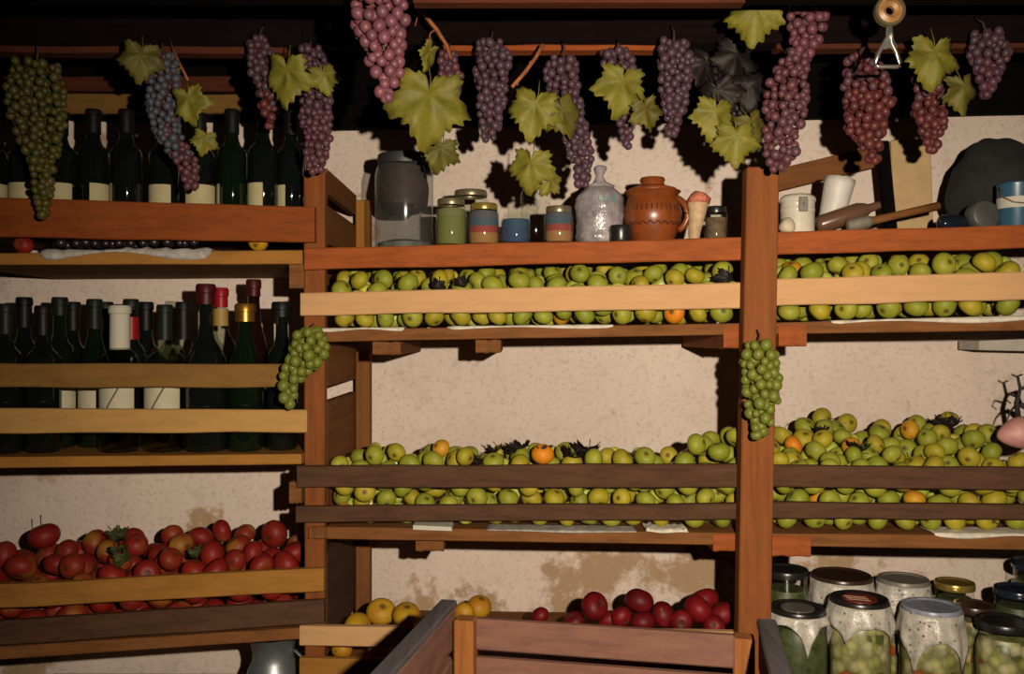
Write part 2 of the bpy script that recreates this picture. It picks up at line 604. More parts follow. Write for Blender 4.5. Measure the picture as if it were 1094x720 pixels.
board('cross_bearer', LU, W['brownX'], (309, 282, 308), (325, 282, 308), .0, .46, 'L')
board('cross_bearer', LU, W['brownX'], (309, 515, 538), (322, 515, 538), .006, .46, 'L')
# slats of a box on top of the wall behind the upper bottles
for y0, y1, m in ((81, 97, 'dimlathX'), (100, 121, 'umberX')):  # upper slat coloured as in shade, lower one as lit
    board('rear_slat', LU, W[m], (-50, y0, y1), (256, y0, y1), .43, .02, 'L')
bm = bmesh.new()


def post(name, parent, mat, top, bot, d0, d1, side='R'):
    """top/bot = (px left, px right, py)"""
    bm = bmesh.new()
    c = [P(top[0], top[2], d0, side), P(top[1], top[2], d0, side), P(bot[1], bot[2], d0, side), P(bot[0], bot[2], d0, side)]
    bk = [v + Vector((0, d1 - d0, 0)) for v in c]
    hexa(bm, c + bk, .003)
    return obj(name, bm, mat, parent)


def down(px, zfloor, d, side='R'):
    """pixel row of a height at this px"""
    p = P(px, 360, d, side)
    return 360 + (CAMZ - zfloor) / p.y * F


# corner post
post('post', LU, W['redZ'], (324, 347, 181), (326, 346, down(335, 0, .003)), .003, .035)
post('post', RU, W['redZ'], (798, 833, 178), (783, 818, down(800, 0, -.06)), -.06, -.021)
post('post', LU, W['redZ'], (-82, -56, 150), (-82, -56, down(-70, 0, .003, 'L')), .003, .035, 'L')
post('post', RU, W['redZ'], (1150, 1180, 150), (1150, 1180, down(1165, 0, .003)), .003, .035)
# rear posts carry the boards at the wall
for sd, x, u in (('L', -60, LU), ('L', 120, LU), ('R', 770, RU), ('R', 1080, RU)):
    pass

# centre + right rack
board('slat', RU, W['orangeX'], (325, 265, 288), (815, 253, 277), -.02, .02)
board('slat', RU, W['orangeX'], (818, 248, 272), (1170, 238, 263), -.02, .02)
slabboard('shelf_board', RU, W['brownX'], (349, 265, 275), (815, 254, 264), .002, .46, 'R')
slabboard('shelf_board', RU, W['brownX'], (817, 249, 259), (1170, 239, 249), .002, .46, 'R')
plabel(board('slat', RU, W['paleX'], (321, 313, 337), (815, 301, 329), -.02, .02), 'pale unpainted slat')
plabel(board('slat', RU, W['paleX'], (817, 298, 327), (1170, 288, 318), -.02, .02), 'pale unpainted slat')
slabboard('shelf_board', RU, W['brownX'], (349, 352, 365), (815, 345, 357), -.012, .46, 'R')
board('edge_strip', RU, W['brownX'], (334, 352, 365), (348.5, 352, 365), -.012, .013)
board('edge_strip', RU, W['brownX'], (330, 563, 576), (348.5, 563, 576), -.012, .013)
slabboard('shelf_board', RU, W['brownX'], (817, 345, 357), (1170, 336, 352), -.012, .46, 'R')
board('slat', RU, W['greyX'], (317, 498, 521), (815, 496, 521), -.02, .02)
board('slat', RU, W['greyX'], (817, 497, 520), (1170, 501, 525), -.02, .02)
board('slat', RU, W['greyX'], (316, 541, 558), (815, 538, 555), -.02, .02)
board('slat', RU, W['greyX'], (817, 537, 554), (1170, 540, 556), -.02, .02)
slabboard('shelf_board', RU, W['brownX'], (349, 563, 576), (815, 570, 583), -.010, .46, 'R')
slabboard('shelf_board', RU, W['brownX'], (817, 570, 583), (1170, 573, 589), -.010, .46, 'R')
# bearer ends under the shelves
for a, b, m in (((398, 365, 379), (428, 365, 379), 'brownX'), ((508, 363, 377), (535, 363, 377), 'brownX'),
                ((773, 348, 372), (793, 347, 372), 'orangeX'), ((832, 346, 370), (862, 346, 370), 'orangeX'),
                ((444, 577, 589), (474, 577, 589), 'brownX'), ((762, 570, 589), (790, 571, 589), 'orangeX'),
                ((818, 572, 594), (866, 573, 595), 'orangeX')):
    board('cross_bearer', RU, W[m], a, b, -.013 if m != 'brownX' else .02, .45)
# lowest boards
board('slat', RU, W['paleX'], (320, 669, 690), (815, 676, 698), -.02, .02)
board('slat', RU, W['tanX'], (320, 703, 722), (815, 712, 732), -.02, .02)
slabboard('shelf_board', RU, W['brownX'], (349, 716, 728), (815, 726, 738), .002, .46, 'R')
slabboard('shelf_board', RU, W['brownX'], (817, 768, 782), (1170, 772, 788), .002, .46, 'R')
slabboard('shelf_board', LU, W['brownX'], (-60, 806, 818), (322, 800, 812), .002, .46, 'L')


# divider between the two racks: slats that run from the corner post to the wall
def divider_slat(name, mat, z0, z1, d0=.036, d1=.43, x=XC + .006, th=.018):
    bm = bmesh.new()
    y0, y1 = YC + d0, YC + d1
    hexa(bm, [(x, y0, z1), (x + th, y0, z1), (x + th, y0, z0), (x, y0, z0), (x, y1, z1), (x + th, y1, z1), (x + th, y1, z0), (x, y1, z0)], .002)
    return obj(name, bm, mat, RU)


def zz(py, Y=2.09):
    return CAMZ - (py - 360) / F * Y


divider_slat('divider_slat', W['brownY'], zz(206), zz(180))
divider_slat('divider_panel', W['brownY'], zz(260), zz(219))
divider_slat('divider_slat', W['brownY'], zz(413), zz(369))
divider_slat('divider_panel', W['brownY'], zz(560), zz(429))
divider_slat('divider_panel', W['greyY'], zz(700), zz(590))
for z0, z1, m in ((zz(262), zz(188), 'tanZ'), (zz(560), zz(378), 'brownZ'), (zz(706), zz(590), 'brownZ')):
    bm = bmesh.new()
    x0, x1, y0, y1 = XC + .026, XC + .066, YC + .40, YC + .44
    hexa(bm, [(x0, y0, z1), (x1, y0, z1), (x1, y0, z0), (x0, y0, z0), (x0, y1, z1), (x1, y1, z1), (x1, y1, z0), (x0, y1, z0)], .003)
    obj('rear_post', bm, W[m], RU)

# ------------------------------------------------------------------ apples
def apple_mesh(name, seed, stalk=True):
    r = random.Random(seed)
    bm = bmesh.new()
    prof = []
    n = 15
    for i in range(n + 1):
        t = PI * i / n
        rad = math.sin(t) * (1 + .06 * math.cos(t))
        z = math.cos(t) * .90
        if i <= 3:
            z -= (.22, .10, .035, .008)[i]
        if i >= n - 3:
            z += (.15, .07, .02, .005)[n - i]
        prof.append((rad if 0 < i < n else 0, z))
    lathe(bm, prof[::-1], (0, 0, 0), 20)
    k = r.uniform(.9, 1.0); lean = r.uniform(-.08, .08)
    for v in bm.verts:
        a = math.atan2(v.co.y, v.co.x)
        f = 1 + .022 * math.cos(5 * a + seed) * max(0, -v.co.z) + .035 * math.cos(2 * a + seed)
        v.co.x *= f * .985; v.co.y *= f * .985; v.co.z *= k
        v.co.x += lean * v.co.z
    for v in bm.verts:
        v.co *= .0245
    bmesh.ops.recalc_face_normals(bm, faces=bm.faces)
    me = bpy.data.meshes.new(name)
    bm.to_mesh(me); bm.free()
    for p in me.polygons:
        p.use_smooth = True
    return me


def stalk_mesh():
    bm = bmesh.new()
    tube(bm, [(0, 0, .014), (.001, 0, .022), (.003, .001, .030), (.006, .001, .036)], [.0008, .0008, .0009, .0013], 6)
    me = bpy.data.meshes.new('stalk')
    bm.to_mesh(me); bm.free()
    me.materials.append(M_STALK)
    return me


STALK = stalk_mesh()
APPLE = {}
for key, m in (('green', A_GREEN), ('yellow-green', A_YGREEN), ('yellow', A_YELLOW), ('orange', A_ORANGE), ('red', A_RED),
               ('red and yellow', A_BICOLOR), ('crimson', A_CRIMSON), ('golden', A_QUINCE)):
    APPLE[key] = []
    for s in range(4):
        me = apple_mesh('apple_' + key.replace(' ', '_'), s * 3 + 1)
        me.materials.append(m)
        APPLE[key].append(me)


def floor_fn(a, b, side, d=.002):
    """height of a board's top along x, from the pixel heights of its front edge"""
    A, B = P(a[0], a[1], d, side), P(b[0], b[1], d, side)
    return lambda x: A.z + (B.z - A.z) * (x - A.x) / (B.x - A.x)


def drop(x0, x1, d0, d1, floor, hmax, rr, seed, fails=60, nmax=900, fixed=(), front=.4, slack=.004):
    g = np.random.RandomState(seed)
    S = [tuple(f) for f in fixed]
    bad = 0
    out = []
    yfv = np.vectorize(yf)
    while bad < fails and len(out) < nmax:
        r = rr[0] + (rr[1] - rr[0]) * g.rand()
        n = 90
        xs = x0 + r + (x1 - x0 - 2 * r) * g.rand(n)
        ds = d0 + r + max(0, d1 - d0 - 2 * r) * g.rand(n)
        ds[:int(n * front)] = d0 + r
        best = None
        for it in range(3):
            ys = yfv(xs) + ds
            zs = floor(xs) + r + .001
            hm = np.array([hmax(a_, b_) for a_, b_ in zip(xs, ds)]) if it == 0 else None
            if S:
                A = np.array(S)
                d2 = (xs[:, None] - A[None, :, 0]) ** 2 + (ys[:, None] - A[None, :, 1]) ** 2
                R = (r + A[None, :, 3] + .0002)
                q = R ** 2 - d2
                zz_ = np.where(q > 0, A[None, :, 2] + np.sqrt(np.maximum(q, 0)), -9)
                zs = np.maximum(zs, zz_.max(axis=1))
            sc = zs + slack * g.rand(len(zs)) + ds * .06
            if hm is not None:
                sc = np.where(zs + r > hm, 99, sc)
                if sc.min() > 90:
                    best = None
                    break
            i = int(np.argmin(sc))
            best = (xs[i], ds[i], ys[i], zs[i])
            xs = np.clip(best[0] + g.normal(0, .006, 40), x0 + r, x1 - r)
            ds = np.clip(best[1] + g.normal(0, .006, 40), d0 + r, max(d0 + r, d1 - r))
            xs[0], ds[0] = best[0], best[1]
        if best is None:
            bad += 1
            continue
        x, dd, y, z = best
        if z + r > hmax(x, dd):
            bad += 1
            continue
        bad = max(0, bad - 2)
        S.append((x, y, z, r)); out.append((x, y, z, r))
    return out


# sight test: which of the packed fruit show at all, from the photo's place and a step to either side
RAILS = []     # (px0, top0, bot0, px1, top1, bot1)


def sight(spheres, occl, cam=(0, 0, CAMZ)):
    Wd, Ht = 1094, 720
    zb = np.full((Ht, Wd), 1e9); ib = np.full((Ht, Wd), -1, int)
    for i, (x, y, z, r) in enumerate(spheres):
        dx, dy, dz = x - cam[0], y - cam[1], z - cam[2]
        cx, cy, rp = 547 + dx / dy * F, 360 - dz / dy * F, r / dy * F
        u0, u1 = max(0, int(cx - rp)), min(Wd - 1, int(cx + rp) + 1)
        v0, v1 = max(0, int(cy - rp)), min(Ht - 1, int(cy + rp) + 1)
        if u1 <= u0 or v1 <= v0:
            continue
        U, V = np.meshgrid(np.arange(u0, u1 + 1), np.arange(v0, v1 + 1))
        q = 1 - ((U - cx) ** 2 + (V - cy) ** 2) / rp ** 2
        dep = np.where(q > 0, dy - r * np.sqrt(np.maximum(q, 0)), 1e9)
        sub = zb[v0:v1 + 1, u0:u1 + 1]
        m = dep < sub
        sub[m] = dep[m]
        ib[v0:v1 + 1, u0:u1 + 1][m] = i
    if occl:
        for (a, at, ab, b, bt, bb) in occl:
            for u in range(max(0, int(a)), min(Wd, int(b))):
                t = (u - a) / (b - a)
                ib[max(0, int(at + (bt - at) * t)):max(0, int(ab + (bb - ab) * t)), u] = -1
    cnt = np.bincount(ib[ib >= 0].ravel(), minlength=len(spheres)) if len(spheres) else np.zeros(0)
    return cnt


OCC = [(321, 265, 288, 795, 253, 277), (832, 248, 272, 1094, 240, 266), (322, 313, 337, 795, 302, 330), (829, 298, 327, 1094, 290, 320),
       (318, 498, 521, 790, 497, 521), (824, 497, 520, 1094, 501, 525), (318, 541, 560, 790, 538, 557), (824, 537, 555, 1094, 540, 557),
       (788, 178, 720, 829, 178, 720), (340, 352, 365, 815, 345, 357), (332, 563, 576, 815, 570, 583), (0, 626, 651, 346, 607, 632), (0, 664, 720, 346, 642, 720)]

f_um = floor_fn((340, 352), (815, 345), 'R', -.012); f_ur = floor_fn((817, 345), (1170, 336), 'R', -.012)
f_lm = floor_fn((332, 563), (815, 570), 'R', -.010); f_lr = floor_fn((817, 570), (1170, 573), 'R', -.010)
f_la = floor_fn((-60, 695), (320, 671), 'L', -.005)


def x_at(px, d=.03, side=None):
    return P(px, 360, d, side).x


def pyz(x, d, py):
    """height that shows at row py at this x and depth"""
    y = yf(x) + d
    return CAMZ - (py - 360) / F * y


def lerp_tab(tab, v):
    for (a, p), (b, q) in zip(tab, tab[1:]):
        if v <= b:
            return p + (q - p) * max(0, (v - a)) / (b - a)
    return tab[-1][1]


def px_of(x, d):
    return 547 + x / (yf(x) + d) * F


bays = {}
bays['um'] = drop(x_at(352), x_at(795), .004, .27, f_um, lambda x, d: pyz(x, d, lerp_tab([(340, 289), (800, 277)], px_of(x, d)) - d * 20 - 1), (.0225, .0265), 3)
bays['ur'] = drop(x_at(829), x_at(1110), .004, .27, f_ur, lambda x, d: pyz(x, d, lerp_tab([(829, 274), (1100, 266)], px_of(x, d)) - d * 20), (.0235, .0275), 5)
TOPM = [(350, 498), (385, 482), (410, 478), (440, 484), (465, 476), (500, 480), (540, 480), (600, 476), (640, 484), (690, 484), (735, 486), (745, 470), (765, 466), (772, 456), (800, 456)]
bays['lm'] = drop(x_at(352), x_at(800), .004, .25, f_lm, lambda x, d: pyz(x, d, lerp_tab(TOPM, px_of(x, d)) - 9), (.0225, .0265), 8, fails=60, slack=.010)
TOPR = [(820, 455), (850, 447), (880, 444), (930, 450), (990, 446), (1030, 450), (1060, 436), (1120, 432)]


def h_lr(x, d):
    p = lerp_tab(TOPR, px_of(x, d)) - 11
    back = pyz(x, .33, p)
    front = pyz(x, .03, 488)
    t = min(1, max(0, (d - .03) / .30))
    return front + (back - front) * t ** .8


bays['lr'] = drop(x_at(826), x_at(1115), .004, .36, f_lr, h_lr, (.0225, .0275), 11, nmax=1500, fails=40)

ALLG = []
for k in ('um', 'ur', 'lm', 'lr'):
    ALLG += [(k, s) for s in bays[k]]
sph = [s for k, s in ALLG]
vis = sight(sph, OCC)
s1 = sight(sph, None); s2 = sight(sph, None, (-.3, 0, CAMZ)); s3 = sight(sph, None, (.3, 0, CAMZ)); s4 = sight(sph, None, (0, 0, CAMZ + .25))
order = sorted(range(len(sph)), key=lambda i: -vis[i])
ONE = [i for i in order if vis[i] >= 5][:300]
oneset = set(ONE)
REST = [i for i in range(len(sph)) if i not in oneset and (vis[i] >= 5 or max(s1[i], s2[i], s3[i], s4[i]) >= 40)]
print("apples packed", {k: len(v) for k, v in bays.items()}, "seen", int((vis >= 5).sum()), "single", len(ONE), "rest", len(REST), file=__import__("sys").stderr)


def put_apple(name, key, c, r, label, cat, group, seed, stalk=None, rot=None):
    g = random.Random(seed)
    me = APPLE[key][g.randrange(4)]
    o = bpy.data.objects.new(name, me)
    COL.objects.link(o)
    o.location = c
    o.scale = (r / .025,) * 3
    # stalk or calyx often faces outward
    o.rotation_euler = rot if rot else (g.uniform(-PI, PI), g.uniform(-.9, .9), g.uniform(-PI, PI))
    tag(o, label, cat, group)
    if stalk if stalk is not None else g.random() < .16:
        st = bpy.data.objects.new('stalk', STALK)
        COL.objects.link(st)
        st.parent = o
    return o


# colour of each apple
def gkey(i):
    g = random.Random(i * 17 + 3).random()
    return 'green' if g < .66 else ('yellow-green' if g < .975 else 'yellow')


gkeys = {i: gkey(i) for i in range(len(sph))}
# the few orange or golden ones of the photograph
for (tx, ty, k) in ((853, 477, 'orange'), (902, 481, 'yellow'), (957, 460, 'yellow'), (718, 338, 'orange'), (582, 489, 'orange'), (473, 489, 'yellow'), (984, 528, 'yellow')):
    bi = min(ONE, key=lambda i: (px_of(sph[i][0], sph[i][1] - yf(sph[i][0])) - tx) ** 2 + (360 + (CAMZ - sph[i][2]) / sph[i][1] * F - ty) ** 2 + (0 if vis[i] > 150 else 300))
    gkeys[bi] = k

PLACE = {'um': ('upper centre shelf', [(1, 'between the orange rail and pale slat'), (2, 'below the pale slat')]),
         'ur': ('upper right shelf', [(1, 'between the orange rail and pale slat'), (2, 'below the pale slat')]),
         'lm': ('lower centre shelf', [(3, 'heaped above the upper grey slat'), (4, 'between the two grey slats'), (5, 'below the lower grey slat')]),
         'lr': ('lower right shelf', [(6, 'along the top edge of the heap'), (7, 'across the middle of the heap'), (3, 'along the foot of the heap'), (4, 'between the two grey slats'), (5, 'below the lower grey slat')])}
bands = {}
for i in ONE:
    k = ALLG[i][0]
    x, y, z, r = sph[i]
    py = 360 + (CAMZ - z) / y * F
    px = 547 + x / y * F
    if k in ('um', 'ur'):
        mid = lerp_tab([(320, 325), (1094, 306)], px)
        b = 'between the orange rail and pale slat' if py < mid + 3 else 'below the pale slat'
    elif k == 'lm':
        b = 'heaped above the upper grey slat' if py < 508 else ('between the two grey slats' if py < 549 else 'below the lower grey slat')
    else:
        b = ('along the top of the heap' if py < 463 else 'across the middle of the heap' if py < 481 else 'along the foot of the heap' if py < 510
             else 'between the two grey slats' if py < 548 else 'below the lower grey slat')
    bands.setdefault((k, b), []).append((px, i))
for (k, b), L in bands.items():
    L.sort()
    for n, (px, i) in enumerate(L):
        x, y, z, r = sph[i]
        nm = {'um': 'upper centre shelf', 'ur': 'upper right shelf', 'lm': 'lower centre shelf', 'lr': 'lower right shelf'}[k]
        lab = '%s apple %s, %s from the left, %s' % (gkeys[i], b, ordw(n + 1), nm)
        put_apple('green_apple' if 'green' in gkeys[i] else 'yellow_apple', gkeys[i], (x, y, z), r, lab, 'apple', 'apples on the ' + nm, i)
# everything deeper in the packed rows
bm = bmesh.new()
tmpl = {k: APPLE[k][0] for k in ('green', 'yellow-green')}
mats = [A_GREEN, A_YGREEN]
for i in REST:
    x, y, z, r = sph[i]
    g = random.Random(i)
    nv = len(bm.verts)
    nf = len(bm.faces)
    bm.from_mesh(APPLE['green'][g.randrange(4)])
    bm.verts.ensure_lookup_table(); bm.faces.ensure_lookup_table()
    M = Matrix.Translation((x, y, z)) @ Euler((g.uniform(-PI, PI), g.uniform(-1, 1), g.uniform(-PI, PI))).to_matrix().to_4x4() @ Matrix.Scale(r / .025, 4)
    for v in bm.verts[nv:]:
        v.co = M @ v.co
    mi = 0 if g.random() < .7 else 1
    for f in bm.faces[nf:]:
        f.material_index = mi
        f.smooth = True
if REST:
    def flat(name, c):
        return plain(name, c, .4, var=.25, scale=30)
    o = obj('green_apples', bm, [flat('deep_green_apple_skin', (.32, .36, .05)), flat('deep_yellow_green_apple_skin', (.44, .41, .055))])
    tag(o, 'green apples lying deeper in the rows behind the front fruit on the rack', 'apples', kind='stuff')
else:
    bm.free()

# red apples in the left tray
TOPL = [(-40, 556), (10, 545), (60, 548), (90, 560), (140, 554), (200, 552), (240, 550), (275, 556), (300, 545), (330, 552)]


def h_la(x, d):
    p = lerp_tab(TOPL, px_of(x, d))
    back, front = pyz(x, .25, p), pyz(x, .03, lerp_tab([(-40, 606), (330, 588)], px_of(x, d)))
    t = min(1, max(0, (d - .03) / .22))
    return front + (back - front) * t ** .8


reds = drop(x_at(-40, .03, 'L'), x_at(319, .03, 'L'), .004, .30, f_la, h_la, (.028, .037), 21, fails=50, slack=.006)
rv = sight(reds, OCC); rs = sight(reds, None); rs2 = sight(reds, None, (.3, 0, CAMZ)); rs3 = sight(reds, None, (-.3, 0, CAMZ))
rows = {}
for i, s in enumerate(reds):
    if rv[i] < 6 and max(rs[i], rs2[i], rs3[i]) < 80:
        continue
    x, y, z, r = s
    px, py = 547 + x / y * F, 360 + (CAMZ - z) / y * F
    seen = rv[i] >= 6
    lim = lerp_tab([(0, 620), (346, 603)], px)
    b = 'behind the tan slat' if not seen else ('at the top of the heap' if py < lim - 42 else 'low in the heap' if py < lim + 4 else 'in the slit below the tan slat')
    rows.setdefault(b, []).append((px, i))
for b, L in rows.items():
    L.sort()
    for n, (px, i) in enumerate(L):
        x, y, z, r = reds[i]
        g = random.Random(i * 5 + 1).random()
        key = 'red' if g < .68 else 'red and yellow'
        lab = '%s apple %s, %s from the left, left tray' % ('bicoloured' if 'and' in key else key, b, ordw(n + 1)) if b != 'behind the tan slat' else 'red or bicoloured apple deep in the left tray behind the tan slat'
        put_apple('red_apple', key, (x, y, z), r, lab, 'apple', 'red apples in the left tray', 900 + i, rot=None)

# yellow and crimson apples on the lowest centre shelf
f_bm = floor_fn((349, 716), (815, 726), 'R')


def manual_heap(tops, x0p, x1p, key, r0, name, labels, group, seed, hcap):
    fixed = []
    for (px, py, rp, d) in tops:
        p = P(px, py, d, 'R')
        fixed.append((p.x, p.y, p.z, rp / F * p.y))
    sup = []
    g = random.Random(seed)
    # fruit carrying the visible ones
    for lay in range(3):
        for k in range(40):
            x = x_at(x0p) + r0 + (x_at(x1p) - x_at(x0p) - 2 * r0) * g.random()
            d = .03 + r0 + .12 * g.random()
            y = yf(x) + d
            z = f_bm(x) + r0 + .001 + lay * r0 * 1.65
            if z + r0 > pyz(x, d, hcap):
                continue
            if all((x - s[0]) ** 2 + (y - s[1]) ** 2 + (z - s[2]) ** 2 > (r0 + s[3]) ** 2 for s in fixed + sup):
                sup.append((x, y, z, r0))
    for s, lab in zip(fixed, labels):
        put_apple(name, key, s[:3], s[3], lab, 'apple', group, seed + int(s[0] * 1000))
    for n, s in enumerate(sorted(sup)):
        put_apple(name, key, s[:3], s[3], '%s apple low on the bottom centre shelf behind the slats and the crate' % key, 'apple', group, seed + 50 + n)


manual_heap([(382, 671, 17, .07), (407, 654, 16, .11), (434, 657, 15.5, .08), (466, 664, 14, .10), (365, 694, 12, .05), (406, 694, 14, .05), (512, 648, 14, .13), (496, 655, 12, .09), (484, 654, 11, .14)],
            352, 535, 'golden', .031, 'golden_apple',
            ['golden apple low at the left behind the pale bottom slat', 'golden apple on top of the left trio on the bottom shelf', 'golden apple at the right of the trio above the bottom slat',
             'golden apple partly hidden by the slanting side of the crate', 'small golden apple under the bottom slat at its left end', 'golden apple under the bottom slat beside the crate side',
             'golden apple highest above the left corner of the crate', 'golden apple low above the left corner of the crate', 'golden apple just left of the crate corner, mostly hidden'],
            'golden apples on the bottom shelf', 31, 682)
manual_heap([(635, 648, 16, .08), (683, 642, 16, .15), (664, 659, 12, .08), (687, 664, 13.5, .07), (709, 656, 14, .09), (728, 664, 13, .07), (746, 651, 17, .08), (753, 642, 16, .165), (772, 655, 14, .09), (577, 657, 10, .12), (652, 664, 13, .10), (614, 664, 12, .12), (763, 668, 12, .05)],
            560, 792, 'crimson', .029, 'crimson_apple',
            ['large crimson apple at the left of the heap above the crate', 'crimson apple topmost in the middle of the heap above the crate', 'crimson apple low between the large left one and the topmost',
             'crimson apple right under the topmost one above the crate', 'crimson apple to the right of the topmost one', 'crimson apple low between the middle and the right cluster', 'large dark crimson apple at the front of the right cluster',
             'crimson apple at the back and top of the right cluster', 'crimson apple at the far right by the post', 'lone crimson apple barely peeking over the crate board', 'crimson apple peeking out right of the large left one', 'crimson apple barely showing left of the large one',
             'crimson apple at the foot of the right cluster by the post'],
            'crimson apples on the bottom shelf', 61, 676)

# two loose fruit on the narrow left shelf
f_l2 = floor_fn((-60, 271), (323, 267), 'L', -.004)
for px, key, rp, nm, lab in ((25, 'red', 10.5, 'red_apple', 'single small red apple on the narrow shelf at the left'), (276, 'yellow', 11.5, 'yellow_apple', 'single yellow apple on the narrow shelf under the orange plank')):
    p = P(px, 268, .03, 'L')
    r = rp / F * p.y
    put_apple(nm, key, (p.x, p.y, f_l2(p.x) + r * .97), r, lab, 'apple', None, px)


# ------------------------------------------------------------------ leaves
def leaf_bm(size, seed, curl=.25, lobes=True, petiole=True):
    """a lobed and toothed vine leaf hanging tip down in the xz plane, its stalk at the origin; real thickness"""
    g = random.Random(seed)
    n = 90
    out = []
    ang0 = PI / 2
    for i in range(n):
        th = 2 * PI * i / n
        # th = 0 points to the leaf tip (down)
        r = .62 + .20 * math.cos(th)
        for c, w, h in ((0, .36, .30), (1.15, .30, .27), (-1.15, .30, .25), (2.15, .30, .22), (-2.15, .30, .24)):
            dlt = (th - c + PI) % (2 * PI) - PI
            r += h * math.exp(-(dlt / w) ** 2)
        dlt = (th - PI + PI) % (2 * PI) - PI
        dd = abs(th - PI)
        r *= 1 - .78 * math.exp(-(dd / .22) ** 2)
        r *= 1 + .055 * (1 if i % 4 < 2 else -1) + g.uniform(-.03, .03)
        out.append((math.sin(th) * r, -math.cos(th) * r))
    bm = bmesh.new()
    rings = []
    wv = [g.uniform(0, 6) for _ in range(4)]
    def shape(x, z):
        rr = math.hypot(x, z)
        a = math.atan2(x, -z)
        y = curl * (x * x * .8 + .25 * z * z) + .10 * rr * math.sin(5 * a + wv[0]) + .06 * math.sin(6 * x + wv[1]) + .06 * math.sin(5 * z + wv[2])
        return y
    for s in (.25, .5, .75, 1.0):
        rings.append([bm.verts.new((x * s * size, shape(x * s, z * s) * size, z * s * size)) for x, z in out])
    c = bm.verts.new((0, 0, 0))
    for k in range(n):
        bm.faces.new((c, rings[0][k], rings[0][(k + 1) % n]))
    for r0, r1 in zip(rings, rings[1:]):
        for k in range(n):
            bm.faces.new((r0[k], r1[k], r1[(k + 1) % n], r0[(k + 1) % n]))
    bmesh.ops.recalc_face_normals(bm, faces=bm.faces)
    bmesh.ops.solidify(bm, geom=bm.faces[:], thickness=.0007)
    if petiole:
        tube(bm, [(0, 0, 0), (.02 * size, .15 * size, .35 * size), (-.05 * size, .3 * size, .75 * size)], .0012, 5)
    return bm


def leaf(parent, px, py, w, mat, seed, d, rot=(0, 0, 0), side=None, curl=.3, name='leaf', petiole=True):
    """w = the leaf's full width in pixels; px, py its middle"""
    p = P(px, py, d, side)
    size = w / F * p.y / 1.75
    bm = leaf_bm(size, seed, curl, petiole=petiole)
    R = Euler(rot).to_matrix()
    for v in bm.verts:
        v.co = R @ (v.co + Vector((0, 0, .30 * size))) + p
    o = obj(name, bm, mat, parent, p, True)
    return o


# ------------------------------------------------------------------ grapes
BMESH = {}


def berry_mesh(mat):
    if mat.name not in BMESH:
        bm = bmesh.new()
        bmesh.ops.create_uvsphere(bm, u_segments=12, v_segments=9, radius=1)
        for v in bm.verts:
            v.co.z *= 1.08
        me = bpy.data.meshes.new('berry')
        bm.to_mesh(me); bm.free()
        for p in me.polygons:
            p.use_smooth = True
        me.materials.append(mat)
        BMESH[mat.name] = me
    return BMESH[mat.name]


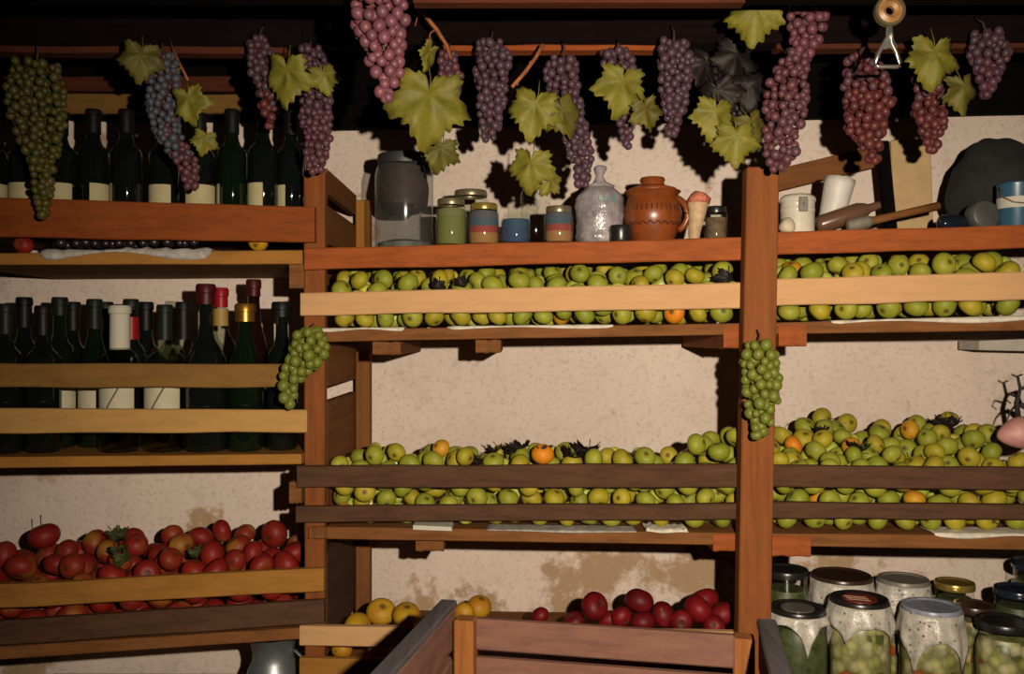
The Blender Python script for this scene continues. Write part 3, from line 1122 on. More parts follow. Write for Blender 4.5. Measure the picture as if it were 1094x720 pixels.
def bunch(label, spine, rp, mat, d, seed, side=None, hang=None, mat2=None, split=None, group='hanging grape bunches'):
    """spine = [(px, py, half width px)], rp = berry radius in px; mat2 below the row split"""
    g = random.Random(seed)
    pts = [P(x, y, d, side) for x, y, w in spine]
    ws = [w / F * p.y for (x, y, w), p in zip(spine, pts)]
    rb = rp / F * pts[0].y
    root = empty('grape_bunch', pts[0], label, 'grapes', group)
    # length along the spine
    seg = [(b - a).length for a, b in zip(pts, pts[1:])]
    L = sum(seg)

    def at(t):
        s = t * L
        for i, q in enumerate(seg):
            if s <= q or i == len(seg) - 1:
                f = min(1, s / q)
                return pts[i].lerp(pts[i + 1], f), ws[i] + (ws[i + 1] - ws[i]) * f
            s -= q
    outer = []
    wmax = max(ws)
    for _ in range(2600):
        t = g.random()
        c, w = at(t)
        if g.random() > w / wmax:
            continue
        a = g.uniform(0, 2 * PI)
        k = g.uniform(.74, 1.0) * (1 + .22 * mnoise.noise((t * 5 + seed * 3, math.cos(a) * 1.2, math.sin(a))))
        rad = max(0, w - rb)
        dep = min(rad, .042)
        p = c + Vector((math.cos(a) * rad * k, -math.sin(a) * dep * k, 0))
        r = rb * g.uniform(.78, 1.16)
        if all((p - q).length > (r + s) * .86 for q, s in outer):
            outer.append((p, r))
    inner = []
    for _ in range(500):
        t = g.random(); c, w = at(t)
        a = g.uniform(0, 2 * PI)
        rad = max(0, w - rb) * g.uniform(0, .55)
        p = c + Vector((math.cos(a) * rad, -math.sin(a) * min(rad, .02), 0))
        if all((p - q).length > rb * 1.5 for q, s in inner):
            inner.append((p, rb))
    outer.sort(key=lambda q: q[0].y)
    me1 = berry_mesh(mat)
    me2 = berry_mesh(mat2) if mat2 else me1
    for p, r in outer[:100]:
        py = 360 + (CAMZ - p.z) / p.y * F
        o = bpy.data.objects.new('berry', me2 if (mat2 and py + g.uniform(-12, 12) > split) else me1)
        COL.objects.link(o)
        o.parent = root
        o.location = p - pts[0]
        o.scale = (r, r, r)
        o.rotation_euler = (g.uniform(-.6, .6), g.uniform(-.6, .6), g.uniform(0, 6))
    bm = bmesh.new()
    for p, r in outer[100:] + inner:
        bmesh.ops.create_icosphere(bm, subdivisions=2, radius=r, matrix=Matrix.Translation(p))
    o = obj('inner_berries', bm, mat2 or mat, root, pts[0], True)
    o['kind'] = 'stuff'
    # stem up to whatever it hangs from
    bm = bmesh.new()
    top = hang if hang is not None else P(spine[0][0] + g.uniform(-4, 4), 44, -.032, side)
    path = [pts[-1].lerp(pts[-2], .3)] + [p.copy() for p in pts[-2::-1]]
    if hang is None and top.z < path[-1].z + .03:
        top = Vector((path[-1].x, top.y, path[-1].z + .05))
    path.append(path[-1].lerp(top, .5) + Vector((.004, -.004, .004)))
    path.append(top)
    if hang is not None and hang.z > CAMZ + .5:
        path.pop(); path.pop()
        path[-1] = path[-1] + Vector((0, 0, .01))
        b2_ = bmesh.new()
        tube(b2_, [path[-1], path[-1].lerp(hang, .5), hang], .0012, 6)
        obj('cord', b2_, M_INK, root, pts[0], True)
    tube(bm, path, .0019, 6)
    obj('stem', bm, M_STEM, root, pts[0], True)
    return root


LB = -.085
b1 = bunch('pale olive green grape bunch hanging at the far left over the orange plank', [(40, 68, 30), (36, 90, 35), (40, 125, 34), (44, 150, 26), (46, 175, 15), (46, 205, 13), (46, 235, 8)], 4.6, B_OLIVE, -.075, 1, 'L')
b2 = bunch('blue-grey grape bunch with red lower tip hanging over the top bottles', [(172, 57, 18), (174, 80, 21), (176, 110, 22), (178, 138, 18), (190, 160, 17), (202, 178, 14), (205, 200, 9)], 4.2, B_BLUE, LB, 2, 'L', None, B_MIX, 165)
leaf(b2, 150, 66, 48, L_OLI, 3, -.15, (.15, .1, .3), 'L')
leaf(b2, 202, 112, 46, L_YEL, 4, -.15, (.1, -.15, -.2), 'L')
leaf(b2, 218, 152, 30, L_YEL, 5, -.14, (.0, .2, .3), 'L')
b3 = bunch('slim purple and red grape bunch left of the folded leaf near the beam', [(275, 42, 14), (278, 65, 17), (284, 95, 14), (286, 115, 12), (288, 135, 7)], 4.2, B_PURPLE, LB, 3, 'L', None, B_RED, 105)
b4 = bunch('purple grape bunch hanging in front of the corner post', [(332, 50, 15), (338, 75, 19), (338, 105, 20), (339, 140, 19), (338, 165, 16), (337, 184, 8)], 4.2, B_PURPLE, -.10, 4, 'L', None, B_MIX, 120)
leaf(b4, 304, 85, 62, L_YEL, 6, -.17, (.15, .15, -.35), 'L', .5)
leaf(b4, 347, 85, 36, L_YEL, 7, -.17, (.1, -.3, .4), 'L')
b5 = bunch('big pink grape bunch at the top centre, closest to the viewer', [(402, -40, 26), (404, -10, 33), (405, 25, 33), (410, 50, 28), (412, 72, 22), (413, 92, 15), (412, 110, 9)], 6.3, B_PINK, -.565, 5, 'R', Vector((P(402, 0, -.565, 'R').x, 1.525, CAMZ + .70)), group='large grape bunches up front')
leaf(b5, 458, 116, 92, L_YEL, 8, -.22, (.1, .05, .25), 'R', .25)
leaf(b5, 459, 61, 36, L_YEL, 9, -.2, (.3, .1, 1.2), 'R')
leaf(b5, 470, 165, 44, L_OLI, 10, -.10, (.1, .2, .1), 'R')
b6 = bunch('small dim purple grape bunch half hidden behind the large yellow-green leaf', [(478, 58, 13), (482, 80, 15), (484, 105, 9)], 4.3, B_MIX, LB, 6, 'R')
b7 = bunch('dusky purple grape bunch right of the big leaf, left of the angled cane', [(524, 47, 19), (527, 65, 24), (526, 95, 20), (524, 120, 18), (523, 148, 11)], 4.5, B_PURPLE, LB, 7, 'R')
b8 = bunch('grey purple grape bunch behind a pair of pointed leaves over the striped jars', [(602, 62, 17), (600, 80, 22), (605, 105, 20), (615, 140, 17), (622, 165, 16), (622, 198, 9)], 4.5, B_PURPLE, LB, 8, 'R')
leaf(b8, 570, 121, 60, L_YEL, 11, -.17, (.1, .2, -.15), 'R')
leaf(b8, 604, 124, 50, L_OLI, 12, -.15, (.1, -.5, .35), 'R', .6)
leaf(b8, 566, 182, 54, L_YEL, 13, -.14, (.1, .15, -.3), 'R', .5)
leaf(b8, 586, 196, 32, L_YEL, 29, -.12, (.1, .5, .3), 'R', .5)
b9 = bunch('purple grape bunch mostly covered by a long yellow leaf, above the clay pot', [(657, 55, 18), (664, 75, 20), (668, 105, 15), (669, 135, 12), (670, 157, 7)], 4.4, B_PURPLE, LB, 9, 'R')
leaf(b9, 664, 97, 62, L_YEL, 14, -.17, (.12, .1, .25), 'R', .3)
leaf(b9, 692, 122, 40, L_OLI, 15, -.16, (.1, -.4, .3), 'R')
b10 = bunch('bare purple grape bunch without leaves, right of the long yellow leaf', [(720, 44, 17), (722, 65, 22), (722, 95, 20), (721, 120, 15), (718, 143, 9)], 4.5, B_PURPLE, LB, 10, 'R')
b11 = bunch('dark purple grape bunch hidden behind three yellow leaves beside the post', [(775, 60, 16), (776, 90, 20), (780, 120, 17), (784, 150, 10)], 4.3, B_DARK, -.03, 11, 'R')
for q_, (lx, ly, lw) in enumerate(((752, 74, 44), (786, 66, 52), (800, 98, 46), (770, 104, 50))):  # dark leaves added to thicken the dark mass and deepen its shadow
    leaf(b11, lx, ly, lw, L_DRY, 90 + q_, -.06 - .02 * q_, (.1, .4 - .25 * q_, .5 - .3 * q_), 'R', .5)
leaf(b11, 763, 127, 52, L_YEL, 16, -.17, (.1, .1, .2), 'R')
leaf(b11, 786, 154, 52, L_YEL, 17, -.19, (.1, .0, -.1), 'R')
leaf(b11, 804, 138, 44, L_OLI, 18, -.16, (.1, -.4, .2), 'R', .5)
b12 = bunch('long pink purple grape bunch hanging right in front of the post', [(864, -35, 24), (863, 0, 25), (862, 35, 22), (855, 58, 18), (846, 75, 24), (842, 105, 26), (836, 140, 22), (834, 165, 20), (832, 182, 11)], 4.9, B_PINK, -.16, 12, 'R', Vector((P(862, 0, -.3, 'R').x, 1.54, CAMZ + .69)), B_MIX, 62, 'large grape bunches up front')
leaf(b12, 806, 20, 62, L_YEL, 19, -.24, (.1, .1, -.3), 'R')
leaf(b12, 800, -12, 46, L_GRN, 30, -.22, (.1, .3, -.6), 'R')
b13 = bunch('red grape bunch hanging directly below the bottle opener', [(922, 58, 18), (926, 85, 26), (928, 110, 30), (926, 135, 24), (930, 155, 15), (934, 174, 9)], 5.0, B_MIX, LB, 13, 'R', None, B_RED, 92)
b14 = bunch('small red grape bunch under the broad square leaf', [(992, 82, 16), (994, 105, 21), (994, 130, 19), (996, 148, 14), (996, 160, 8)], 5.0, B_MIX, LB, 14, 'R', None, B_RED, 105)
leaf(b14, 998, 66, 62, L_YEL, 20, -.17, (.1, .05, .1), 'R')
leaf(b14, 1030, 100, 48, L_OLI, 21, -.16, (.1, -.2, .3), 'R', .5)
b15 = bunch('purple grape bunch at the top right corner behind a dull leaf', [(1054, 36, 18), (1056, 55, 25), (1056, 80, 16), (1054, 102, 9)], 4.6, B_PURPLE, LB, 15, 'R', None, B_MIX, 70)
pn = P(338, 352, .002, 'R')
b16 = bunch('green grape bunch hung on the corner post beside the dark bottles', [(330, 353, 16), (330, 372, 26), (322, 390, 22), (312, 405, 16), (308, 420, 13), (306, 436, 8)], 5.6, B_GREEN, -.085, 16, 'R', P(335, 346, -.0, 'R'), group='green grape bunches on the posts')
b17 = bunch('green grape bunch hung on the reddish post between centre and right shelves', [(810, 368, 18), (813, 385, 24), (815, 405, 24), (813, 430, 21), (812, 450, 16), (810, 466, 9)], 5.6, B_GREEN, -.115, 17, 'R', P(808, 352, -.058, 'R'), group='green grape bunches on the posts')

# bare vine canes
for name, pts, r0, lab in (('vine_cane', [P(434, -8, -.2, 'R'), P(452, 14, -.17, 'R'), P(466, 31, -.14, 'R'), P(477, 48, -.12, 'R'), P(482, 63, -.11, 'R')], .0045, 'orange brown vine cane slanting down beside the big pink grapes'),
                           ('vine_cane', [P(580, 48, -.09, 'R'), P(572, 62, -.10, 'R'), P(561, 77, -.11, 'R'), P(547, 93, -.13, 'R')], .0042, 'short reddish vine cane slanting between two purple bunches'),
                           ('vine_cane', [P(182, 44, -.035, 'L'), P(188, 60, -.06, 'L'), P(194, 72, -.08, 'L'), P(201, 86, -.09, 'L')], .0028, 'thin brown vine cane at the blue-grey grape bunch')):
    bm = bmesh.new()
    tube(bm, pts, [r0 * k for k in ([1.15, 1, 1.05, .95, .8][:len(pts)])], 8)
    for k in (1, 2):
        tube(bm, [pts[k], pts[k] + Vector((-.012, -.004, -.010)), pts[k] + Vector((-.016, -.006, -.03))], [.002, .0014, .0008], 6)
    tag(obj(name, bm, M_VINE, None, pts[0], True), lab, 'vine')

def top_z(x, y, z0):
    best = -1
    for sx, sy, sz, r in sph + reds:
        if abs(sz - z0) < .2:
            q = r * r * 1.3 - (sx - x) ** 2 - (sy - y) ** 2
            if q > 0:
                best = max(best, sz + math.sqrt(q))
    return best if best > 0 else z0


# dry leaves on the heaps
for i, (px, py, w, d, rot) in enumerate(((512, 487, 26, .03, (.8, .2, .3)), (557, 480, 30, .07, (1.0, .1, .8)), (578, 484, 22, .03, (.9, -.3, -.4)), (628, 482, 34, .05, (.9, .1, .2)), (612, 488, 26, .02, (.9, .5, .2)),
                                         (528, 478, 24, .08, (1.1, 0, .4)), (778, 296, 26, .0, (.3, .2, .4)), (468, 303, 18, .0, (.2, .3, 0)), (492, 300, 18, .0, (.2, -.3, 0)), (995, 306, 20, .0, (.3, .1, .8)),
                                         (920, 480, 26, .09, (1, .2, 0)), (1008, 452, 26, .25, (.7, .1, 0)), (1022, 447, 24, .3, (.8, .3, .5)), (880, 460, 18, .2, (.9, .1, .2)))):
    bmm = leaf_bm(w / F * 2.0 / 1.75, 40 + i, 1.1, petiole=True)
    p = P(px, py, d, 'R')
    p.z = min(p.z, top_z(p.x, p.y, p.z) + .010)
    R = Euler(rot).to_matrix()
    for v in bmm.verts:
        v.co = R @ v.co + p
    where = ['at the left of the dark leaf cluster', 'in the middle of the dark leaf cluster', 'right beside the orange apple', 'large, at the right end of the cluster', 'low against the grey slat', 'standing up behind the cluster',
             'by the post above the pale slat', 'left of the pair above the pale slat', 'right of the pair above the pale slat', 'on the right shelf above the pale slat', 'in the middle of the right heap', 'left one atop the right heap',
             'right one atop the right heap', 'at the upper left of the right heap'][i]
    tag(obj('dry_leaf', bmm, L_DRY, None, p, True), 'dark dry leaf among the green apples ' + where, 'leaf', 'dry leaves among the apples')
for i, (px, py, w, d) in enumerate(((122, 556, 26, .15), (126, 578, 22, .07), (212, 562, 20, .1), (134, 590, 24, .05))):
    bmm = leaf_bm(w / F * 2.0 / 1.75, 70 + i, .8)
    p = P(px, py, d, 'L')
    p.z = min(p.z, top_z(p.x, p.y, p.z) + .012)
    R = Euler((.6, .4 * i - .5, .5 * i)).to_matrix()
    for v in bmm.verts:
        v.co = R @ v.co + p
    tag(obj('apple_leaf', bmm, L_GRN, None, p, True), 'small green leaf among the red apples ' + ['standing at the top', 'in the upper middle', 'between the two reddest at the right', 'low near the tan slat'][i], 'leaf', 'green leaves among the red apples')

# ------------------------------------------------------------------ wine bottles
def bottle(px, ytop, d, floor, glass, cap, label, diam=.076, lab=None, rot=0.0, style='bordeaux', lz=(.22, .52), capl=.2, neck=None, group='wine bottles', capr=1.0, mark=False, side='L', wrap=1.15, hfix=None):
    p0 = P(px, 360, d, side)
    base = Vector((p0.x, p0.y, floor(p0.x) + .0015))
    h = (CAMZ - (ytop - 360) / F * p0.y) - base.z
    if hfix:
        h = hfix
    R = diam / 2
    rn = .0145 if h > .2 else .012
    root = empty('wine_bottle', base, label, 'bottle', group)
    if style == 'bordeaux':
        pr = [(R * .55, .004), (R * .6, 0), (R * .9, 0), (R, .006), (R, .60 * h), (R * .97, .635 * h), (R * .82, .672 * h), (R * .58, .70 * h), (rn * 1.15, .735 * h), (rn, .77 * h), (rn * .93, .95 * h), (rn * 1.12, .952 * h), (rn * 1.12, .985 * h), (rn, h), (0, h)]
    elif style == 'burgundy':
        pr = [(R * .6, 0), (R * .9, 0), (R, .006), (R, .46 * h), (R * .96, .53 * h), (R * .80, .61 * h), (R * .58, .69 * h), (R * .44, .75 * h), (rn * 1.1, .81 * h), (rn, .86 * h), (rn * .95, .95 * h), (rn * 1.15, .952 * h), (rn * 1.15, .985 * h), (rn, h), (0, h)]
    else:  # round shouldered flask
        pr = [(R * .6, 0), (R * .86, 0), (R * .96, .01), (R, .05 * h), (R * 1.0, .38 * h), (R * .97, .47 * h), (R * .85, .55 * h), (R * .62, .62 * h), (R * .4, .665 * h), (rn * 1.2, .70 * h), (rn * 1.02, .76 * h), (rn, .95 * h), (rn * 1.15, .952 * h), (rn * 1.15, .985 * h), (rn, h), (0, h)]
    pr = [(0, .012)] + pr
    lathe_obj('body', pr, base, glass, root, 28)
    if cap:
        a = (1 - capl) * h
        rr = rn * 1.1 * capr + .0006
        lathe_obj('capsule', [(rr * 1.0, a), (rr * .98, .945 * h), (rr * 1.12, .95 * h), (rr * 1.12, .988 * h), (rr * .98, h + .0012), (0, h + .0012)], base, cap, root, 20)
    if neck:
        a0, a1, m = neck
        rr = rn * 1.14 + .0012
        lathe_obj('neck_label', [(rr, a0 * h), (rr, a1 * h)], base, m, root, 20)
    if lab:
        bm = bmesh.new()
        nseg = 16
        rings = []
        for k in range(nseg + 1):
            t = -PI / 2 + rot + wrap * (2 * k / nseg - 1)
            c, s = math.cos(t), math.sin(t)
            rings.append([bm.verts.new(base + Vector((c * (R + q), s * (R + q), z * h))) for q, z in ((.0003, lz[0]), (.0010, lz[0]), (.0010, lz[1]), (.0003, lz[1]))])
        for r0, r1 in zip(rings, rings[1:]):
            for k in range(3):
                bm.faces.new((r0[k], r1[k], r1[k + 1], r0[k + 1]))
        lo = obj('label', bm, lab, root, base, True)
        auto(lo)
        if mark:
            bm = bmesh.new()
            prev = None
            for k in range(9):
                f = k / 8
                t = -PI / 2 + rot + wrap * (-.55 + .9 * f)
                z = (lz[0] + (lz[1] - lz[0]) * (.12 + .75 * f)) * h
                wdt = .004
                cur = [bm.verts.new(base + Vector((math.cos(t) * (R + .0016), math.sin(t) * (R + .0016), z + q))) for q in (-wdt, wdt)]
                if prev:
                    bm.faces.new((prev[0], cur[0], cur[1], prev[1]))
                prev = cur
            so = bpy.data.objects.new('label_drawing', bpy.data.meshes.new('label_drawing'))
            for v in bm.verts:
                v.co -= base
            bm.to_mesh(so.data); bm.free()
            so.data.materials.append(M_INK)
            COL.objects.link(so); so.parent = lo
    return root


f_t = floor_fn((-60, 235), (322, 239), 'L')
top = [(-10, 122, .10, G_DARK, M_CAPK, 'dark wine bottle at the very left edge of the top row', M_LABEL, .7),
       (28, 120, .10, G_DARK, M_CAPK, 'dark wine bottle with cream label behind the left side of the olive grapes', M_LABEL, 0),
       (65, 120, .10, G_DARK, M_CAPK, 'dark wine bottle with cream label right of the hanging olive grapes', M_LABEL, 0),
       (100, 118, .12, G_DARK, M_CAPK, 'dark bottle left of the tall shouldered one, label turned to the right', M_LABEL, 1.35),
       (135, 118, .11, G_DARK, M_CAPK, 'tall shouldered dark bottle with pale wall showing at its right', M_LABEL, -1.75),
       (176, 120, .13, G_DARK, M_CAPK, 'dark bottle standing behind the blue-grey grapes', M_LABEL, -.4),
       (213, 122, .10, G_DARK, M_CAPK, 'dark bottle with cream label right of the red grape tip', M_LABEL, .5),
       (248, 118, .11, G_GREEN, M_CAPK, 'green glass bottle in the top row, label turned sideways', M_LABEL, -1.75),
       (281, 116, .10, G_DARK, M_CAPK, 'dark bottle with cream label right of the green glass one', M_LABEL, -.9),
       (311, 120, .12, G_DARK, M_CAPK, 'dark bottle next to the corner post in the top row', M_LABEL, -1.3)]
for px, yt, d, gl, cp, lb, ml, rot in top:
    bottle(px, yt, d, f_t, gl, cp, lb, .070, ml, rot, lz=(.06, .36), group='wine bottles on the top left shelf')
f_c = floor_fn((-60, 489), (322, 485), 'L', -.012)
G2 = 'bottles on the middle left shelf'
mid = [(6, 325, .06, G_DARK, M_CAPG, 'dark bottle with green capsule at the left edge of the middle row', dict(diam=.074)),
       (46, 327, .07, G_DARK, M_CAPK, 'front dark bottle, second from the left in the middle row', dict(diam=.076)),
       (26, 318, .155, G_DARK, M_CAPK, 'dark bottle standing behind and between the two leftmost front bottles', dict(diam=.07)),
       (64, 318, .16, G_GREEN, M_CAPG, 'bottle with a green neck top, left part of the middle row', dict(diam=.07, capl=.12, lab=M_LABEL2, rot=.5, lz=(.1, .45))),
       (78, 323, .24, G_DARK, M_CAPK, 'dark bottle just right of the green necked bottle, in the back', dict(diam=.07, lab=M_LABEL2, rot=0, lz=(.1, .45))),
       (101, 320, .16, G_GREEN, M_CAPG, 'green shouldered bottle left of the white necked one', dict(diam=.07, style='burgundy', lab=M_LABEL2, rot=-.4, lz=(.1, .45))),
       (113, 323, .24, G_DARK, M_CAPK, 'dark bottle peeking over the green shouldered bottle', dict(diam=.068)),
       (128, 327, .065, G_BOTTLE, M_WHITE, 'clear bottle with white paper neck and white label', dict(diam=.086, capl=.30, capr=1.35, lab=M_LABEL2, rot=0, lz=(.17, .50), mark=True)),
       (140, 320, .17, G_DARK, M_CAPG, 'dark bottle with a red band round its neck', dict(diam=.07, neck=(.72, .88, M_CAPR), capl=.07)),
       (156, 323, .24, G_DARK, M_CAPK, 'dark bottle in the back right of the red banded one', dict(diam=.068)),
       (176, 326, .065, G_BOTTLE, M_CAPG, 'clear bottle with dark capsule and white label in front', dict(diam=.088, capl=.24, lab=M_LABEL2, rot=0, lz=(.17, .50), mark=True)),
       (183, 322, .24, G_BOTTLE, None, 'open clear bottle behind the labelled clear one', dict(diam=.066)),
       (196, 323, .155, G_BOTTLE, M_CAPK, 'clear bottle with a tall black capsule left of the big flask', dict(diam=.07, capl=.26, lab=M_LABEL2, rot=.6, lz=(.2, .5))),
       (220, 304, .07, G_DARK, M_CAPD, 'big dark round-shouldered flask with dark red top', dict(diam=.104, style='round', capl=.12, capr=1.25)),
       (236, 308, .16, G_BOTTLE, M_CAPR, 'clear bottle with bright red cap and yellow neck label', dict(diam=.072, capl=.12, neck=(.76, .87, M_NECKY))),
       (262, 325, .065, G_GREEN, M_GOLD, 'squat dark green bottle with a gold screw cap', dict(diam=.082, style='burgundy', capl=.12, capr=1.35)),
       (271, 299, .17, G_BROWN, M_CAPD, 'tall brown bottle with dark red top behind the gold capped one', dict(diam=.076, capl=.10, style='burgundy')),
       (301, 323, .075, G_DARK, M_CAPK, 'dark bottle next to the corner post behind the green grapes', dict(diam=.072, capl=.1, capr=1.3))]
for px, yt, d, gl, cp, lb, kw in mid:
    bottle(px, yt, d, f_c, gl, cp, lb, group=G2, **kw)


# ------------------------------------------------------------------ papers and dark plums
def sheet(name, a, b, d0, d1, flap, side, mat, label, seed, cat='paper', group=None, amp=.003, lift=.0025):
    """a, b = (px, py) of the shelf's front edge ends, lying from d0 to d1, with a flap hanging over the edge"""
    A, B = P(a[0], a[1], d0 - .002, side), P(b[0], b[1], d0 - .002, side)
    bm = bmesh.new()
    nx, ny = 26, 8
    g = []
    for i in range(nx + 1):
        t = i / nx
        p = A.lerp(B, t)
        row = []
        fl = flap * (.55 + .45 * math.sin(t * 7 + seed)) * (1 if .0 < t < 1 else .4)
        row.append(bm.verts.new(p + Vector((0, -.004, -fl))))
        row.append(bm.verts.new(p + Vector((0, -.005, -fl * .4))))
        for k in range(ny + 1):
            w = abs(mnoise.noise((t * 9 + seed, k * .8, seed))) * amp
            row.append(bm.verts.new(p + Vector((0, (d1 - d0) * k / ny, lift + w))))
        g.append(row)
    for r0, r1 in zip(g, g[1:]):
        for k in range(len(r0) - 1):
            bm.faces.new((r0[k], r1[k], r1[k + 1], r0[k + 1]))
    bmesh.ops.recalc_face_normals(bm, faces=bm.faces)
    bmesh.ops.solidify(bm, geom=bm.faces[:], thickness=.0006)
    return tag(obj(name, bm, mat, None, None, True), label, cat, group)


M_NEWS = plain('yellowed_newspaper', (.50, .45, .37), .9, var=.22, scale=45)
M_NEWSG = plain('grey_newspaper', (.30, .275, .25), .9, var=.35, scale=60)
GP = 'newspaper lining the shelves'
sheet('newspaper_sheet', (343, 352), (432, 351), -.012, .05, .006, 'R', M_NEWS, 'strip of newspaper under the apples at the left end of the upper centre shelf', 1, group=GP)
sheet('newspaper_sheet', (478, 350), (655, 348), -.012, .05, .006, 'R', M_NEWS, 'long strip of newspaper in the middle of the upper centre shelf edge', 2, group=GP)
sheet('newspaper_sheet', (888, 344), (1120, 338), -.012, .05, .010, 'R', M_NEWS, 'strip of newspaper hanging over the upper right shelf edge', 3, group=GP)
sheet('newspaper_sheet', (520, 566), (680, 568), -.010, .05, .004, 'R', M_NEWSG, 'grey newspaper under the apples on the lower centre shelf', 4, group=GP, amp=.0005, lift=.001)
sheet('newspaper_sheet', (690, 567), (735, 568), -.010, .05, .004, 'R', M_NEWS, 'small pale scrap of paper on the lower centre shelf near the post', 5, group=GP, amp=.01)
sheet('newspaper_sheet', (998, 571), (1120, 572), -.010, .06, .008, 'R', M_NEWS, 'yellowed newspaper over the edge of the lower right shelf', 6, group=GP)
# printed newspaper with dark plums on the narrow shelf at left
sheet('newspaper_sheet', (44, 269), (226, 268), -.004, .13, .020, 'L', M_NEWSG, 'crumpled printed newspaper under dark plums on the narrow left shelf', 8, group=GP, amp=.012)
M_PLUM = plain('black_plum_skin', (.018, .010, .014), .35)
bmp = bmesh.new(); bmesh.ops.create_uvsphere(bmp, u_segments=14, v_segments=10, radius=1)
plum_me = bpy.data.meshes.new('plum'); bmp.to_mesh(plum_me); bmp.free()
for p in plum_me.polygons:
    p.use_smooth = True
plum_me.materials.append(M_PLUM)
pl = drop(x_at(50, .03, 'L'), x_at(214, .03, 'L'), .02, .12, lambda x: (np.vectorize(f_l2)(x) + .012), lambda x, d: f_l2(x) + .046, (.0095, .0125), 77, fails=20, nmax=34)
for i, (x, y, z, r) in enumerate(sorted(pl)):
    o = bpy.data.objects.new('dark_plum', plum_me)
    COL.objects.link(o); o.location = (x, y, z); o.scale = (r, r, r * .95)
    tag(o, 'dark plum on the crumpled newspaper, %s counting from the left' % ordw(i + 1), 'plum', 'dark plums on the newspaper')
# paper scrap and folded white card on the centre shelf
bm = bmesh.new()
c = [P(441, 561, -.02, 'R'), P(482, 563, -.02, 'R'), P(483, 567.5, -.02, 'R'), P(441, 566, -.02, 'R')]
hexa(bm, c + [v + Vector((0, .06, 0)) for v in c], .0006)
tag(obj('white_card_box', bm, M_WHITE), 'flat white card packet on the lower centre shelf edge', 'packet')

# ------------------------------------------------------------------ things on the top centre shelf
f_tm = floor_fn((349, 265), (815, 254), 'R'); f_tr = floor_fn((817, 249), (1170, 239), 'R')


def base_at(px, d, floor, side='R'):
    p = P(px, 360, d, side)
    return Vector((p.x, p.y, floor(p.x) + .0015)), p.y / F


def jar_body(R, h, neck=.82, nh=.12):
    return [(0, .004), (R * .7, .003), (R * .92, 0), (R, .008), (R, h * (1 - nh) - R * .35), (R * .95, h * (1 - nh) - R * .12), (R * neck, h * (1 - nh)), (R * neck, h)]


def banded(name, stops, scale):
    m, nt, b, o = nodes_mat(name)
    tc = nt.nodes.new('ShaderNodeTexCoord'); sp = nt.nodes.new('ShaderNodeSeparateXYZ')
    nt.links.new(tc.outputs['Object'], sp.inputs[0])
    mu = nt.nodes.new('ShaderNodeMath'); mu.operation = 'MULTIPLY'; mu.inputs[1].default_value = 1 / scale
    nn = noise(nt, tc.outputs['Object'], 35, 2)
    ad = nt.nodes.new('ShaderNodeMath'); ad.operation = 'MULTIPLY_ADD'; ad.inputs[1].default_value = .03
    nt.links.new(sp.outputs[2], mu.inputs[0]); nt.links.new(nn, ad.inputs[0]); nt.links.new(mu.outputs[0], ad.inputs[2])
    out = ramp(nt, ad.outputs[0], stops)
    out.node.color_ramp.interpolation = 'CONSTANT'
    fn = noise(nt, tc.outputs['Object'], 300, 2)
    out2 = mix(nt, ramp(nt, fn, [(.4, (0, 0, 0)), (.7, (.2, .2, .2))]), out, (.12, .10, .08))
    nt.links.new(out2, b.inputs['Base Color'])
    b.inputs['Roughness'].default_value = .8
    return m


M_SAND = banded('striped_coloured_sand', [(0, (.26, .12, .035)), (.36, (.22, .03, .022)), (.55, (.035, .065, .10)), (.76, (.065, .06, .085))], .082)
M_SANDB = banded('blue_sand', [(0, (.012, .035, .095)), (.55, (.016, .05, .10)), (.8, (.03, .03, .035))], .075)
M_SANDG = banded('green_granules', [(0, (.11, .125, .025)), (.8, (.14, .135, .05))], .09)


def filled_jar(px, d, wpx, ytop, content, cfill, lid, label, floor=f_tm, neck=.82, nm='glass_jar', lidh=.013, seg=32):
    b, k = base_at(px, d, floor)
    R = wpx / 2 * k
    h = CAMZ - (ytop - 360) * k - b.z
    root = empty(nm, b, label, 'jar', 'jars on the top centre shelf')
    lathe_obj('glass', jar_body(R, h, neck), b, G_CLEAR, root, seg)
    hc = h * cfill
    if content:
        r2 = R - .0022
        prof = [(0, .006), (r2 * .9, .005), (r2, .012)]
        top_sh = h * .88 - R * .35
        prof += [(r2, min(hc, top_sh))]
        if hc > top_sh:
            prof += [(r2 * .93, hc)]
        prof += [(0, hc + .002)]
        lathe_obj('contents', prof, b, content, root, seg)
    if lid:
        rl = R * neck + .002
        lathe_obj('lid', [(rl, h - lidh), (rl * 1.015, h - lidh * .9), (rl * 1.015, h - .001), (rl * .97, h + .002), (rl * .85, h + .0015), (0, h + .0015)], b, lid, root, seg)
    return root


M_LIDGOLD = gloss('golden_lid', (.42, .30, .07), .25, metal=.7)
M_LIDGREY = gloss('tarnished_lid', (.20, .17, .10), .35, metal=.6)
M_LIDBLACK = gloss('black_lid', (.012, .011, .010), .3)
filled_jar(482, .055, 33, 214, M_SANDG, .80, M_LIDGREY, 'glass jar of green granules, left of the striped jars')
filled_jar(517, .055, 33, 219, M_SAND, .83, M_LIDGOLD, 'striped sand jar with a golden lid beside the green jar')
filled_jar(551, .05, 32, 228, M_SANDB, .80, None, 'open glass jar of blue sand between the striped jars', neck=.8)
filled_jar(597, .055, 31, 222, M_SAND, .84, M_LIDGREY, 'striped sand jar left of the large plastic wrapped jar')
filled_jar(572, .14, 32, 196, None, 0, None, 'tall empty glass jar behind the blue sand jar', neck=.85)
filled_jar(503, .15, 40, 205, None, 0, M_LIDGREY, 'empty glass jar behind the green and striped jars')
